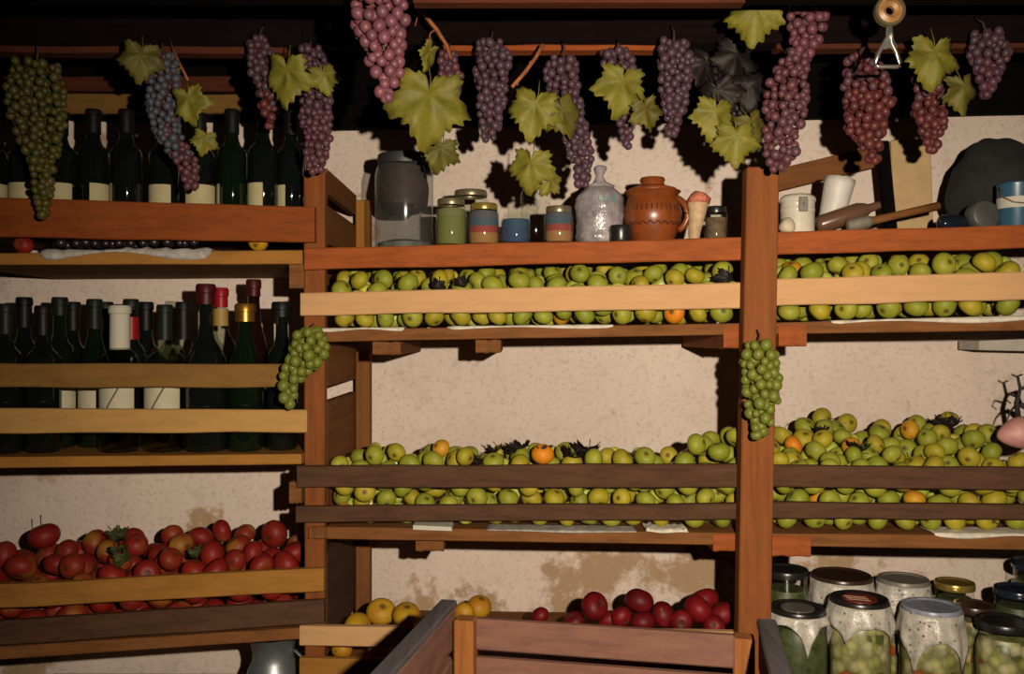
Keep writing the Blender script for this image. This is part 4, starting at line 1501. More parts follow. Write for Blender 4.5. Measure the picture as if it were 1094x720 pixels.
# large clear jar with dark red shreds at left
b, k = base_at(432, .13, f_tm)
R = 31 * k; h = CAMZ - (172 - 360) * k - b.z
root = empty('large_plastic_jar', b, 'large hazy clear jar with a dark reddish content beside the wooden divider', 'jar')
lathe_obj('body', jar_body(R, h, .9, .06), b, G_HAZE, root, 36)
lathe_obj('contents', [(0, .09), (R * .5, .092), (R * .8, .11), (R * .86, .15), (R * .7, h * .93), (0, h * .95)], b, plain('dark_red_contents', (.03, .011, .010), .7, var=.6, scale=40), root, 24)
lathe_obj('sediment', [(0, .005), (R * .9, .006), (R * .92, .018), (R * .5, .026), (0, .022)], b, plain('grey_sediment', (.10, .10, .085), .7, var=.5, scale=60), root, 24)
lathe_obj('lid', [(R * .92, h - .012), (R * .94, h), (R * .9, h + .012), (0, h + .014)], b, plain('dark_plastic_lid', (.02, .02, .02), .5), root, 24)

# plastic wrapped jar
def crumple(bm, amp, f, seed):
    for v in bm.verts:
        n = mnoise.noise_vector(v.co * f + Vector((seed, 0, 0)))
        v.co += n * amp


b, k = base_at(641, .085, f_tm)
R = 25.5 * k; h = CAMZ - (201 - 360) * k - b.z
root = empty('wrapped_jar', b, 'large jar wrapped in pale crumpled plastic left of the clay pot', 'jar')
m, nt, bs, o_ = nodes_mat('pale_crumpled_plastic')
vv = coords(nt)
nn = noise(nt, vv, 16, 5, .7)
nt.links.new(ramp(nt, nn, [(.35, (.13, .115, .125)), (.6, (.32, .28, .285))]), bs.inputs['Base Color'])
bs.inputs['Roughness'].default_value = .22
bump(nt, bs, nn, .6, .01)
M_PLASTIC = m
bm = bmesh.new()
prof = [(0, 0), (R * .9, 0), (R, .01)] + [(R * (1 + .02 * math.sin(i * 2.1)), .01 + (h - .035) * i / 12) for i in range(1, 13)] + [(R * .9, h - .015), (R * .7, h - .004), (R * .55, h), (0, h)]
lathe(bm, prof, b, 40)
crumple(bm, .0035, 26, 4)
for v in bm.verts:
    v.co.z = max(v.co.z, b.z)
obj('plastic_wrap', bm, M_PLASTIC, root, b, True)
bm = bmesh.new()
lathe(bm, [(R * .58, h - .006), (R * .62, h + .004), (R * .3, h + .014), (R * .16, h + .026), (R * .28, h + .045), (R * .22, h + .05), (0, h + .05)], b, 24)
crumple(bm, .004, 30, 9)
obj('gathered_top', bm, M_PLASTIC, root, b, True)
M_TEAL = plain('teal_print', (.10, .18, .17), .4)
bm = bmesh.new()
for r_, (a0, a1, z0, z1) in enumerate(((-1.5, -1.38, .70, .80), (-1.2, -1.02, .68, .84), (-1.72, -1.62, .72, .8))):
    for i in range(5):
        t0, t1 = a0 + (a1 - a0) * i / 5, a0 + (a1 - a0) * (i + 1) / 5
        q = [bm.verts.new(b + Vector((math.cos(t) * (R * 1.04 + .003), math.sin(t) * (R * 1.04 + .003), z * h))) for t, z in ((t0, z0), (t1, z0), (t1, z1), (t0, z1))]
        bm.faces.new(q)
obj('printed_mark', bm, M_TEAL, root, b)

# little dark tin in front of the pot
b, k = base_at(663, .028, f_tm)
R = 11.5 * k
root = empty('black_tin', b, 'small black round tin in front of the clay pot', 'tin')
lathe_obj('body', [(0, 0), (R * .95, 0), (R, .003), (R, .024), (0, .024)], b, M_LIDBLACK, root, 24)
lathe_obj('lid', [(R * 1.05, .024), (R * 1.05, .033), (R * .98, .036), (0, .036)], b, M_LIDBLACK, root, 24)

# clay pot
b, k = base_at(697, .10, f_tm)
M_CLAY = plain('glazed_brown_clay', (.17, .040, .008), .32, var=.3, scale=25)
M_CLAYD = plain('dark_clay_groove', (.05, .012, .004), .5)
H = CAMZ - (205 - 360) * k - b.z
R = 31 * k
root = empty('clay_pot', b, 'brown glazed clay pot with lid and one handle', 'pot')
lathe_obj('body', [(0, 0), (R * .68, 0), (R * .72, .006), (R * .86, H * .25), (R * .97, H * .42), (R, H * .55), (R * .95, H * .7), (R * .86, H * .82), (R * .83, H * .88), (R * .90, H * .95), (R * .97, H * .985), (R * .97, H), (R * .84, H), (0, H * .99)], b, M_CLAY, root, 40)
lathe_obj('lid', [(R * .84, H), (R * .82, H + .006), (R * .5, H + .013), (R * .42, H + .014), (R * .40, H + .022), (R * .44, H + .026), (R * .40, H + .032), (0, H + .033)], b, M_CLAY, root, 36)
bm = bmesh.new()
hp = []
for i in range(15):
    t = i / 14
    a = PI * t
    z = H * .86 - (H * .62) * t
    rr_ = R * (.84 + .08 * t) + math.sin(a) ** .7 * .024
    hp.append(b + Vector((rr_ * math.cos(.45), -rr_ * math.sin(.45), z)))
tube(bm, hp, .0075, 10)
obj('handle', bm, M_CLAY, root, b, True)
bm = bmesh.new()
zig = []
for i in range(97):
    t = 2 * PI * i / 96
    z = H * (.36 + (.022 if i % 4 < 2 else -.022))
    rr = R * (.945 + (.012 if i % 4 < 2 else -.012))
    zig.append(b + Vector((math.cos(t) * rr, math.sin(t) * rr, z)))
tube(bm, zig, .0016, 6)
obj('zigzag_band', bm, M_CLAYD, root, b)
bm = bmesh.new()
for i in range(36):
    t = 2 * PI * i / 36
    e = Vector((math.cos(t), math.sin(t), 0))
    tube(bm, [b + e * R * .998 + Vector((0, 0, H * .60)), b + e * R * .95 + Vector((0, 0, H * .71))], .0014, 5)
obj('notched_band', bm, M_CLAYD, root, b)

# beige paper cone with reddish top, dim jars behind it
b, k = base_at(741, .06, f_tm)
root = empty('paper_cone', b, 'beige twisted paper cone with a reddish crumpled top right of the pot', 'paper cone')
bm = bmesh.new()
lathe(bm, [(0, 0), (.013, .0), (.014, .02), (.016, .045), (.020, .07), (.024, .085), (.022, .088), (0, .086)], b, 20)
crumple(bm, .004, 40, 3)
for v in bm.verts:
    v.co.x += (v.co.z - b.z) * .12
    v.co.z = max(v.co.z, b.z)
obj('paper', bm, plain('beige_paper', (.42, .28, .16), .8, var=.3, scale=60), root, b, True)
bm = bmesh.new()
lathe(bm, [(0, .082), (.023, .084), (.026, .095), (.018, .108), (.008, .113), (0, .114)], b + Vector((.010, 0, 0)), 18)
crumple(bm, .006, 45, 6)
obj('top', bm, plain('reddish_crumpled_paper', (.36, .10, .05), .7, var=.5, scale=70), root, b, True)
filled_jar(765, .09, 24, 222, plain('dried_brown_herbs', (.10, .06, .03), .8, var=.5, scale=60), .7, M_LIDBLACK, 'dim jar of brown herbs right of the paper cone')

# ------------------------------------------------------------------ things on the top right shelf
b, k = base_at(852, .07, f_tr)
R = 17.5 * k; h = CAMZ - (208 - 360) * k - b.z
M_CREAM = gloss('cream_enamel', (.52, .47, .38), .3)
root = empty('clip_top_canister', b, 'cream metal canister with clamp lid beside the post', 'canister')
lathe_obj('body', [(0, 0), (R * .94, 0), (R, .004), (R, h * .55), (R * 1.03, h * .57), (R * 1.03, h * .62), (R, h * .64), (R, h * .78), (R * 1.04, h * .8), (0, h * .8)], b, M_CREAM, root, 32)
lathe_obj('lid', [(R * 1.07, h * .8), (R * 1.07, h * .88), (R * 1.0, h * .93), (R * .8, h * .985), (0, h)], b, M_CREAM, root, 32)
bm = bmesh.new()
q = b + Vector((0, -R * 1.04, h * .70))
hexa(bm, [q + Vector(v) for v in ((-.010, -.004, .016), (.010, -.004, .016), (.010, -.004, -.016), (-.010, -.004, -.016), (-.010, .004, .016), (.010, .004, .016), (.010, .004, -.016), (-.010, .004, -.016))], .0015)
co = obj('clasp', bm, gloss('bright_clasp_metal', (.6, .56, .48), .25, metal=.8), root, q)
bm = bmesh.new()
hexa(bm, [q + Vector(v) for v in ((-.002, -.006, .003), (.002, -.006, .003), (.002, -.006, -.003), (-.002, -.006, -.003), (-.002, -.003, .003), (.002, -.003, .003), (.002, -.003, -.003), (-.002, -.003, -.003))], .0004)
obj('rivet', bm, M_INK, co, q)
# small plaster lump
b, k = base_at(841, .025, f_tr)
bm = bmesh.new()
bmesh.ops.create_icosphere(bm, subdivisions=3, radius=.018, matrix=Matrix.Translation(b + Vector((0, 0, .015))))
crumple(bm, .004, 40, 2)
for v in bm.verts:
    v.co.z = max(b.z, v.co.z)
tag(obj('plaster_lump', bm, plain('off_white_plaster', (.45, .38, .27), .6), None, b, True), 'small off-white lump at the foot of the cream canister', 'plaster_piece')
# leaning white paper cup / bag
b, k = base_at(884, .16, f_tr)
bm = bmesh.new()
hh = 62 * k
lathe(bm, [(0, 0), (.024, 0), (.026, .01), (.034, hh * .9), (.035, hh), (.033, hh), (.024, .012), (0, .010)], Vector((0, 0, 0)), 28)
Rm = Euler((0, .22, 0)).to_matrix()
for v in bm.verts:
    v.co = Rm @ v.co
mz = min(v.co.z for v in bm.verts)
for v in bm.verts:
    v.co += b - Vector((0, 0, mz))
tag(obj('leaning_cup', bm, plain('white_plastic', (.50, .47, .42), .5), None, b, True), 'pale tall cup leaning to the right behind the canister', 'cup')


def stick(name, pts, radii, mat, label, cat, flat=1.0, seg=12):
    bm = bmesh.new()
    tube(bm, pts, radii, seg)
    return tag(obj(name, bm, mat, None, None, True), label, cat)


M_RUST = plain('rusty_brown_iron', (.13, .062, .035), .6, var=.4, scale=40)
M_DKWOOD = W['brownX']
# brown bottle lying down, neck to the right
p0, p1 = P(872, 243, .09, 'R'), P(940, 219, .09, 'R')
dv = (p1 - p0)
pts = [p0 + dv * t for t in (0, .03, .08, .5, .68, .78, .84, .97, 1)]
base_z = f_tr(p0.x)
rr = [.012, .019, .021, .0215, .020, .015, .010, .009, .009]
zlift = base_z + .0225 - p0.z
pts = [q + Vector((0, 0, max(0, zlift) * (1 - i / 8))) for i, q in enumerate(pts)]
stick('brown_flask', pts, rr, gloss('brown_flask_glass', (.11, .055, .03), .25), 'rusty brown flask lying with its neck raised to the right', 'flask')
# hammer-like stick with rounded head lying along the edge
p0, p1 = P(912, 244, .06, 'R'), P(1003, 220, .08, 'R')
p0.z = f_tr(p0.x) + .019
root = empty('wooden_mallet', p0, 'old mallet with grey head, its brown handle rising to the right', 'mallet')
dv = (p1 - p0).normalized(); Lh = (p1 - p0).length
bm = bmesh.new(); tube(bm, [p0 + dv * .03, p0 + dv * (Lh * .5), p1], [.0095, .0085, .0095], 12)
obj('handle', bm, W['brownX'], root, p0, True)
bm = bmesh.new(); tube(bm, [p0 - dv * .016, p0 - dv * .012, p0 + dv * .03, p0 + dv * .045], [.009, .0145, .0148, .008], 14)
obj('head', bm, plain('grey_brown_wood', (.12, .10, .075), .7, var=.4), root, p0, True)
# tan board leaning on the wall, and a brown plank slanting across the wall
def slabpx(name, pts4, d, th, mat, label, cat, side='R'):
    bm = bmesh.new()
    c = [P(x, y, d, side) for x, y in pts4]
    hexa(bm, c + [v + Vector((0, th, 0)) for v in c], .002)
    return tag(obj(name, bm, mat), label, cat)


slabpx('tan_board', [(952, 150), (994, 146), (998, 251), (955, 253)], .34, .015, plain('tan_hardboard', (.40, .27, .13), .8, var=.1), 'upright tan board leaning against the wall on the top right shelf', 'board')
slabpx('dark_stave', [(938, 150), (950, 150), (960, 253), (948, 253)], .30, .018, W['darkZ'], 'dark narrow stave beside the tan board', 'stave')
slabpx('brown_plank', [(815, 184), (1000, 140), (1002, 162), (815, 208)], .40, .02, W['brownX'], 'brown plank slanting along the wall behind the canister', 'plank')
# dark sack at right
b, k = base_at(1064, .28, f_tr)
bm = bmesh.new()
bmesh.ops.create_uvsphere(bm, u_segments=40, v_segments=28, radius=1)
for v in bm.verts:
    z = (v.co.z + 1) / 2
    w = .13 * (1.05 - .45 * z)
    v.co = Vector((v.co.x * w, v.co.y * .10, z * .24)) + b
crumple(bm, .02, 9, 4); crumple(bm, .006, 30, 2)
for v in bm.verts:
    v.co.z = max(v.co.z, b.z)
tag(obj('dark_sack', bm, plain('charcoal_cloth', (.010, .010, .0105), .9, var=.4), None, b, True), 'crumpled charcoal sack at the right end of the top shelf', 'sack')
# grey round disc
b, k = base_at(1049, .10, f_tr)
bm = bmesh.new()
cc = b + Vector((0, 0, .033))
lathe(bm, [(0, -.018), (.028, -.018), (.033, -.014), (.033, .014), (.028, .018), (0, .018)], (0, 0, 0), 32)
Rm = Euler((PI / 2 - .12, 0, .15)).to_matrix()
for v in bm.verts:
    v.co = Rm @ v.co + cc
tag(obj('round_tin', bm, plain('dull_grey_metal', (.055, .055, .052), .5), None, b, True), 'dull grey round tin standing on edge left of the blue can', 'tin')
# blue can with white label
b, k = base_at(1086, .10, f_tr)
R = 19 * k; h = CAMZ - (196 - 360) * k - b.z
root = empty('blue_can', b, 'blue paint can with white band at the right edge of the top shelf', 'can')
M_BLUE = gloss('blue_can_paint', (.025, .085, .14), .35)
lathe_obj('body', [(0, 0), (R * .97, 0), (R * 1.02, .004), (R, .008), (R, h - .008), (R * 1.02, h - .003), (R * .95, h), (0, h - .004)], b, M_BLUE, root, 32)
lathe_obj('label', [(R + .0008, h * .45), (R + .0008, h * .68)], b, M_WHITE, root, 32)
bm = bmesh.new(); tube(bm, [b + Vector((-R, 0, h * .9)), b + Vector((-R * 1.15, -.02, h * .7)), b + Vector((-R * .7, -R * .95, h * .55)), b + Vector((.2 * R, -R * 1.15, h * .5))], .0015, 6)
obj('handle', bm, M_RUST, root, b, True)
# dark bottle lying, blue-black, left of the disc
p0, p1 = P(1003, 232, .10, 'R'), P(1036, 230, .10, 'R')
z0 = f_tr(p0.x) + .021
stick('dark_bottle', [Vector((p0.x + (p1.x - p0.x) * t, p0.y, z0)) for t in (0, .04, .1, .7, .85, 1)], [.010, .017, .0195, .0195, .016, .009], gloss('blue_black_glass', (.008, .012, .02), .15), 'blue-black bottle lying beside the tan board', 'bottle')

# ------------------------------------------------------------------ bottle opener hanging at the top right
op = P(950, 12, -.405, 'R')
kx = op.y / F
root = empty('bottle_opener', op, 'metal bottle opener with round wooden grip hanging above the red grapes', 'bottle opener')
M_STEEL = gloss('worn_steel', (.62, .58, .52), .28, metal=.9)
M_BRASS = plain('brown_wooden_disc', (.26, .13, .04), .45, var=.4, scale=80)


def disc_y(prof, c, seg=32):
    bm = bmesh.new()
    lathe(bm, prof, (0, 0, 0), seg)
    Rm = Euler((PI / 2, 0, 0)).to_matrix()
    for v in bm.verts:
        v.co = Rm @ v.co + c
    return bm


r0 = 16.5 * kx
auto(obj('rim', disc_y([(r0 * .80, -.006), (r0 * .98, -.006), (r0, -.003), (r0, .003), (r0 * .98, .006), (r0 * .80, .006), (r0 * .80, -.006)], op), gloss('dull_brass_rim', (.20, .16, .09), .35, metal=.7), root, op, True))
auto(obj('grip', disc_y([(r0 * .28, -.004), (r0 * .45, -.006), (r0 * .72, -.006), (r0 * .82, -.003), (r0 * .82, .004), (r0 * .5, .008), (r0 * .28, .004), (r0 * .28, -.004)], op), M_BRASS, root, op, True))
bm = bmesh.new()
tri = [(950, 30), (949, 38), (943, 48), (938, 58), (934, 67), (935, 70.5), (938, 71.5), (948, 71.5), (958, 71.5), (961, 70.5), (961.5, 67), (957, 56), (953, 46), (951, 38), (951.5, 30)]
tube(bm, [op + Vector(((x - 950) * kx, -.001, -(y - 12) * kx)) for x, y in tri], .0034, 10)
obj('loop', bm, M_STEEL, root, op, True)
bm = bmesh.new()
pl2 = [(947, 29), (953, 29), (954, 42), (958, 51), (955, 53), (950, 51.5), (945, 53), (942, 51), (946, 42)]
fr = [bm.verts.new(op + Vector(((x - 950) * kx, -.0022, -(y - 12) * kx))) for x, y in pl2]
bk = [bm.verts.new(op + Vector(((x - 950) * kx, .0012, -(y - 12) * kx))) for x, y in pl2]
bm.faces.new(fr); bm.faces.new(bk[::-1])
for i in range(len(fr)):
    j = (i + 1) % len(fr)
    bm.faces.new((fr[i], bk[i], bk[j], fr[j]))
obj('web', bm, M_STEEL, root, op)
bm = bmesh.new(); tube(bm, [op + Vector((0, 0, r0 * .95)), op + Vector((.002, .0, r0 + .04)), Vector((op.x, 1.522, CAMZ + .64))], .0012, 6)
obj('cord', bm, M_INK, root, op)

# ------------------------------------------------------------------ pickle jars, bottom right
f_j = floor_fn((817, 768), (1170, 772), 'R')


def veg_mat():
    m, nt, b, o = nodes_mat('pickled_vegetables')
    v = coords(nt)
    vo = N(nt, 'ShaderNodeTexVoronoi', Scale=50.0)
    nt.links.new(v, vo.inputs['Vector'])
    sp = nt.nodes.new('ShaderNodeSeparateColor'); nt.links.new(vo.outputs['Color'], sp.inputs[0])
    c = ramp(nt, sp.outputs[0], [(0, (.40, .37, .15)), (.45, (.27, .27, .08)), (.62, (.46, .41, .23)), (.86, (.36, .075, .015)), (.93, (.07, .09, .02)), (1, (.40, .37, .18))])
    c.node.color_ramp.interpolation = 'CONSTANT'
    ed = ramp(nt, vo.outputs['Distance'], [(.25, (0, 0, 0)), (.75, (.7, .7, .7))])
    c2 = mix(nt, ed, c, (.09, .08, .03))
    nt.links.new(c2, b.inputs['Base Color'])
    b.inputs['Roughness'].default_value = .4
    return m


M_VEG = veg_mat()
M_BRINE = plain('dark_green_preserve', (.05, .06, .02), .5, var=.6, scale=50)
# printed cover cloth / foil: pale grey with small dark motifs
m, nt, bs, o_ = nodes_mat('printed_shiny_cover')
vv = coords(nt)
vo = N(nt, 'ShaderNodeTexVoronoi', Scale=60.0); nt.links.new(vv, vo.inputs['Vector'])
nn = noise(nt, vv, 40, 5, .7)
c = ramp(nt, nn, [(.3, (.25, .23, .19)), (.6, (.46, .42, .37))])
c = mix(nt, ramp(nt, vo.outputs['Distance'], [(.12, (.85, .85, .85)), (.22, (0, 0, 0))]), c, (.05, .05, .06))
nt.links.new(c, bs.inputs['Base Color']); bs.inputs['Roughness'].default_value = .25
bump(nt, bs, nn, .5, .006)
M_COVER = m
M_LIDBR = gloss('dark_brown_lid', (.035, .016, .011), .3)
M_LIDRED = gloss('red_brown_lid_centre', (.17, .025, .018), .35)
M_LIDCEN = gloss('scratched_grey_lid_centre', (.13, .11, .09), .3)
M_GREYLID = gloss('grey_lid', (.16, .145, .115), .4)
M_BLUECLOTH = plain('blue_grey_cover', (.19, .20, .25), .35, var=.3, scale=60)
M_NAVY = gloss('navy_lid', (.012, .016, .03), .2)


def pickle_jar(px, py, rx, d, lid, content, label, cover=None, centre=None, neckr=.9, body=1.05, corner=None, text=False, sk=(.7, 2.6)):
    p = P(px, py, d, 'R')
    k = p.y / F
    rl = rx * k
    base = Vector((p.x, p.y, f_j(p.x) + .0015 + rl * .04))
    h = p.z - base.z
    root = empty('pickle_jar', base, label, 'jar', 'preserve jars on the low right shelf')
    R = rl * body
    lathe_obj('glass', [(0, .004), (R * .8, .002), (R * .95, 0), (R, .012), (R, h * .70), (R * .97, h * .76), (R * .88, h * .84), (rl * .93, h * .90), (rl * .93, h - .003)], base, G_CLEAR, root, 36)
    r2 = R - .003
    lathe_obj('contents', [(0, .006), (r2 * .9, .006), (r2, .014), (r2, h * .69), (r2 * .95, h * .755), (r2 * .84, h * .83), (0, h * .835)], base, content, root, 36)
    lh = .016
    lathe_obj('lid', [(rl * .99, h - lh), (rl, h - lh * .8), (rl, h - .003), (rl * .97, h), (rl * .84, h - .0005), (rl * .80, h - .003), (0, h - .003)], base, lid, root, 40)
    if centre:
        lathe_obj('lid_centre', [(rl * .60, h - .0029), (rl * .60, h - .0012), (0, h - .0012)], base, centre, root, 36)
    if text:
        bm = bmesh.new()
        for j in range(3):
            q = base + Vector((-.006, .010 - .013 * j, h - .0006))
            a = Vector((math.cos(-.3), math.sin(-.3), 0)) * (rl * .38)
            n_ = Vector((.3, .95, 0)) * .0016
            hexa(bm, [q - a - n_ + Vector((0, 0, .0004)), q + a - n_ + Vector((0, 0, .0004)), q + a - n_ - Vector((0, 0, .0008)), q - a - n_ - Vector((0, 0, .0008)),
                      q - a + n_ + Vector((0, 0, .0004)), q + a + n_ + Vector((0, 0, .0004)), q + a + n_ - Vector((0, 0, .0008)), q - a + n_ - Vector((0, 0, .0008))], 0)
        obj('lid_print', bm, plain('faded_print', (.30, .16, .10), .5), root, base)
    if cover:
        # square sheet held under the lid, corners hanging down
        bm = bmesh.new()
        seg = 64
        rings = []
        for j, s in enumerate((0, .18, .4, .65, .85, 1.0)):
            row = []
            for q in range(seg):
                t = 2 * PI * q / seg
                t4 = (t + (corner or 0)) % (PI / 2) - PI / 4
                half = min(1.42, 1 / max(.5, math.cos(t4)))           # square outline
                ext = (half ** sk[1]) * rl * sk[0]
                fold = .05 * math.sin(t * 11 + px) * s
                out = rl * (1.0 + .16 * s * (1 - .25 * s) + fold) + (R - rl) * min(1, s * 1.6)
                z = h - lh * .55 - s * ext - abs(fold) * .02
                out = max(out, R + .003 if z < h * .76 else rl + .002)
                row.append(bm.verts.new(base + Vector((math.cos(t) * out, math.sin(t) * out, z))))
            rings.append(row)
        for r0_, r1_ in zip(rings, rings[1:]):
            for q in range(seg):
                bm.faces.new((r0_[q], r0_[(q + 1) % seg], r1_[(q + 1) % seg], r1_[q]))
        bmesh.ops.recalc_face_normals(bm, faces=bm.faces)
        bmesh.ops.solidify(bm, geom=bm.faces[:], thickness=.0006)
        obj('cover', bm, cover, root, base, True)
    return root


pickle_jar(852, 648, 29, .045, M_LIDBLACK, M_BRINE, 'jar with black rimmed lid and grey centre, pointed printed cover, beside the post', M_COVER, M_LIDCEN, corner=0, sk=(.26, 4.8))
pickle_jar(918, 638, 30, .055, M_LIDBLACK, M_VEG, 'jar of mixed pickles whose dark lid has a red-brown centre', M_COVER, M_LIDRED, corner=PI / 4, text=True, sk=(.62, 2.0))
pickle_jar(995, 646, 30, .06, M_BLUECLOTH, M_VEG, 'jar of pickles with a blue-grey covered lid and long printed skirt', M_COVER, corner=-.62, sk=(.85, 2.8))
pickle_jar(840, 607, 23, .19, M_LIDBLACK, M_BRINE, 'black lidded jar at the back, half hidden by the post')
pickle_jar(899, 613, 31, .225, M_LIDBR, M_BRINE, 'back jar with the widest dark brown lid', M_COVER, corner=.2)
pickle_jar(965, 617, 26, .21, M_GREYLID, M_VEG, 'back jar with a flat grey lid and printed cover', M_COVER, corner=.5)
pickle_jar(1020, 621, 20, .25, M_LIDGOLD, M_BRINE, 'back jar with a small golden brown lid')
pickle_jar(1041, 645, 21, .14, M_LIDBR, M_VEG, 'jar with dark brown lid between the blue-grey cover and the right edge')
pickle_jar(1073, 662, 28, .035, M_LIDBLACK, M_VEG, 'front jar of pale pickles at the right edge under a black lid')
pickle_jar(1088, 628, 24, .17, M_NAVY, M_BRINE, 'jar with a dark navy lid at the right edge')
pickle_jar(1112, 600, 28, .27, M_NAVY, M_BRINE, 'tall back jar with dark lid, cut by the right edge')

# pink pear resting on the right heap, black twigs behind it
pp = P(1091, 462, .05, 'R')
bm = bmesh.new()
bmesh.ops.create_uvsphere(bm, u_segments=32, v_segments=20, radius=1)
for v in bm.verts:
    x = v.co.x
    w = 1 - .35 * max(0, -x) ** 1.5
    v.co = Vector((x * .052, v.co.y * .034 * w, v.co.z * .034 * w)) + pp
for v in bm.verts:
    a = v.co - pp
    v.co = pp + Euler((0, -.18, 0)).to_matrix() @ a
root = empty('pink_pear', pp, 'pink-skinned pear lying on the right heap at the picture edge', 'pear')
obj('flesh', bm, plain('dusty_pink_skin', (.42, .20, .17), .55, var=.2, scale=30), root, pp, True)
bm = bmesh.new(); tube(bm, [pp + Vector((.048, 0, .008)), pp + Vector((.065, 0, .016)), pp + Vector((.075, .002, .028))], .002, 6)
obj('stalk', bm, M_STALK, root, pp, True)
bm = bmesh.new()
c0 = P(1086, 445, .16, 'R')
def tw(pts, r):
    tube(bm, [P(x, y, d, 'R') for x, y, d in pts], r, 6)
tw([(1088, 447, .16), (1086, 430, .15), (1090, 415, .15), (1087, 402, .15)], [.006, .006, .004, .003])
tw([(1087, 402, .15), (1092, 400, .15)], .002)
tw([(1087, 403, .15), (1081, 400, .15)], .002)
tw([(1087, 424, .15), (1078, 421, .14), (1075, 427, .14), (1080, 431, .14)], [.003, .0025, .002, .0015])
tw([(1086, 432, .15), (1079, 440, .14), (1076, 449, .13)], [.003, .002, .0015])
tw([(1089, 416, .15), (1100, 412, .15), (1106, 428, .15)], [.004, .006, .006])
tw([(1090, 432, .15), (1098, 436, .15), (1106, 446, .15)], [.006, .008, .008])
tag(obj('dried_grape_stalk', bm, plain('black_dry_stalk', (.016, .013, .011), .8), None, c0, True), 'black dried grape stalk rising from the right heap', 'stalk')
# paper folded under the right upper shelf
bm = bmesh.new()
c = [P(1046, 364, .36, 'R'), P(1130, 361, .36, 'R'), P(1130, 376, .36, 'R'), P(1046, 374, .36, 'R')]
hexa(bm, c + [v + Vector((0, .10, 0)) for v in c], .001)
tag(obj('pale_ledge', bm, plain('pale_grey_paint', (.38, .34, .28), .8)), 'pale ledge on the wall under the upper right shelf', 'ledge', kind='structure')

# ------------------------------------------------------------------ metal churn under the left tray
b = P(292, 360, .12, 'L'); b.z = floor_fn((-60, 806), (322, 800), 'L')(b.x) + .004
M_GALV = plain('galvanised_metal', (.26, .28, .29), .4, .75, var=.35, scale=12)
root = empty('metal_can', b, 'galvanised metal can with flared neck under the red apple tray', 'can')
hh = P(292, 688, 0, 'L').z - .014 - b.z
lathe_obj('body', [(0, 0), (.062, 0), (.066, .006), (.066, hh * .52), (.060, hh * .62), (.050, hh * .72), (.048, hh * .8), (.052, hh * .9), (.066, hh), (.063, hh), (.049, hh * .9), (.0, hh * .85)], b, M_GALV, root, 36)
bm = bmesh.new(); tube(bm, [b + Vector((.065, 0, hh * .45)), b + Vector((.088, -.005, hh * .52)), b + Vector((.086, -.005, hh * .70)), b + Vector((.051, 0, hh * .82))], .004, 8)
obj('handle', bm, M_GALV, root, b, True)

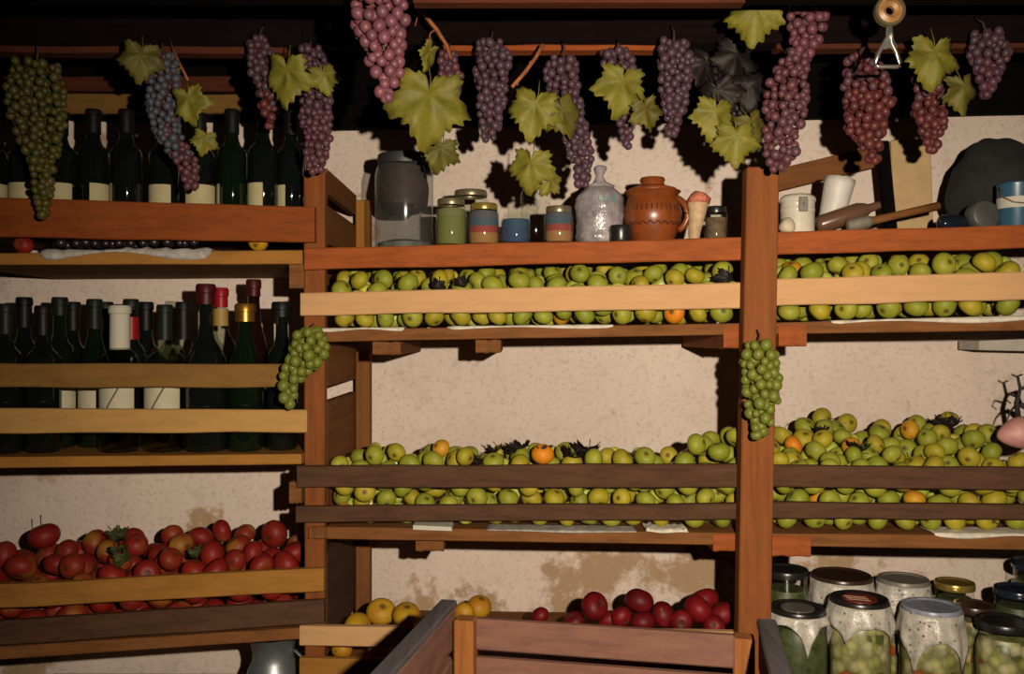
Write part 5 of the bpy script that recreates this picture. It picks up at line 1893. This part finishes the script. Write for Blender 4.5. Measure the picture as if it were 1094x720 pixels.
# ------------------------------------------------------------------ crates in front
def crate(origin, yaw, label, w=.485, L=.42, h=.33, up=0.0, full=True):
    root = empty('wooden_crate', origin, label, 'crate')
    Rz = Matrix.Rotation(yaw, 3, 'Z')

    def bx(name, x0, x1, y0, y1, z0, z1, mat, bev=.003, lab=None):
        bm = bmesh.new()
        c = [(x0, y0, z1), (x1, y0, z1), (x1, y0, z0), (x0, y0, z0), (x0, y1, z1), (x1, y1, z1), (x1, y1, z0), (x0, y1, z0)]
        hexa(bm, [Rz @ Vector(v) + origin for v in c], bev)
        o = obj(name, bm, mat, root)
        if lab:
            o['label'] = lab
    # local frame: y = 0 far end, going to -L towards the viewer
    t = .016
    for zt, zb in ((h, h - .052), (h - .064, h - .15), (h - .162, h - .25), (h - .262, .012)):
        bx('end_slat', .032, w - .032, -t, 0, zb, zt, W['crateX'])
        bx('end_slat', .032, w - .032, -L, -L + t, zb, zt, W['crateX'])
    for x0, y0 in ((0, -.036), (w - .034, .0005), (0, -L), (w - .034, -L)):
        bx('corner_post', x0, x0 + .034, y0, y0 + .036, .0, h + .002 if y0 < -.1 or x0 == 0 else h - .01, W['crateendZ'])
    for xs in (-.032, w + .002):
        for i, (zt, zb) in enumerate(((h + .014, h - .055), (h - .070, h - .15), (h - .165, h - .25), (h - .262, .012))):
            bx('side_slat', xs + .003, xs + .027, -L, 0, zb, zt, W['crateY'])
        bx('lit_side_cap', xs, xs + .030, -L, 0, h + .0142, h + .026, W['slateY'])  # cap added to carry the bluish light on the side tops as colour
    for i in range(4):
        x0 = .034 + i * (w - .068) / 4
        bx('floor_slat', x0, x0 + (w - .068) / 4 - .006, -L + t, -t, .0, .012, W['crateY'])
    return root


cp = Vector(((490 - 547) / F * 1.50, 1.50, 0))
ctop = CAMZ - (657 - 360) / F * 1.50
ch = ctop / 2 - .004
CY = math.radians(-11.5)
crate(Vector((cp.x, cp.y, .001)), CY, 'lower wooden crate standing on the floor under the front crate', h=ch - .012)
crate(Vector((cp.x, cp.y, ch + .008)), CY, 'weathered slatted wooden crate in the foreground before the bottom shelf', h=ctop - ch - .008)

# ------------------------------------------------------------------ lamp, dim cellar light, camera
ld = bpy.data.lights.new('hand_lamp', 'SPOT')
ld.energy = 250
ld.color = (1.0, .86, .68)
ld.spot_size = math.radians(97)
ld.spot_blend = 1.0
ld.shadow_soft_size = .014
lo = bpy.data.objects.new('hand_lamp', ld)
COL.objects.link(lo)
lo.location = (.21, -.02, CAMZ + .10)
tgt = Vector((.22, 2.0, CAMZ - .12))
lo.rotation_euler = (tgt - lo.location).to_track_quat('-Z', 'Y').to_euler()
w = bpy.data.worlds.new('dim_cellar')
w.use_nodes = True
w.node_tree.nodes['Background'].inputs[0].default_value = (1.0, .72, .5, 1)
w.node_tree.nodes['Background'].inputs[1].default_value = .007
SC.world = w

cam = bpy.data.cameras.new('camera')
cam.sensor_width = 36
cam.lens = 36 * F / 1094
cam.clip_start = .02
co = bpy.data.objects.new('camera', cam)
COL.objects.link(co)
co.location = (0, 0, CAMZ)
co.rotation_euler = (PI / 2, 0, 0)
SC.camera = co
SC.view_settings.view_transform = 'Standard'
SC.view_settings.look = 'None'
SC.view_settings.gamma = 1
SC.view_settings.use_curve_mapping = False
SC.view_settings.exposure = 0.0
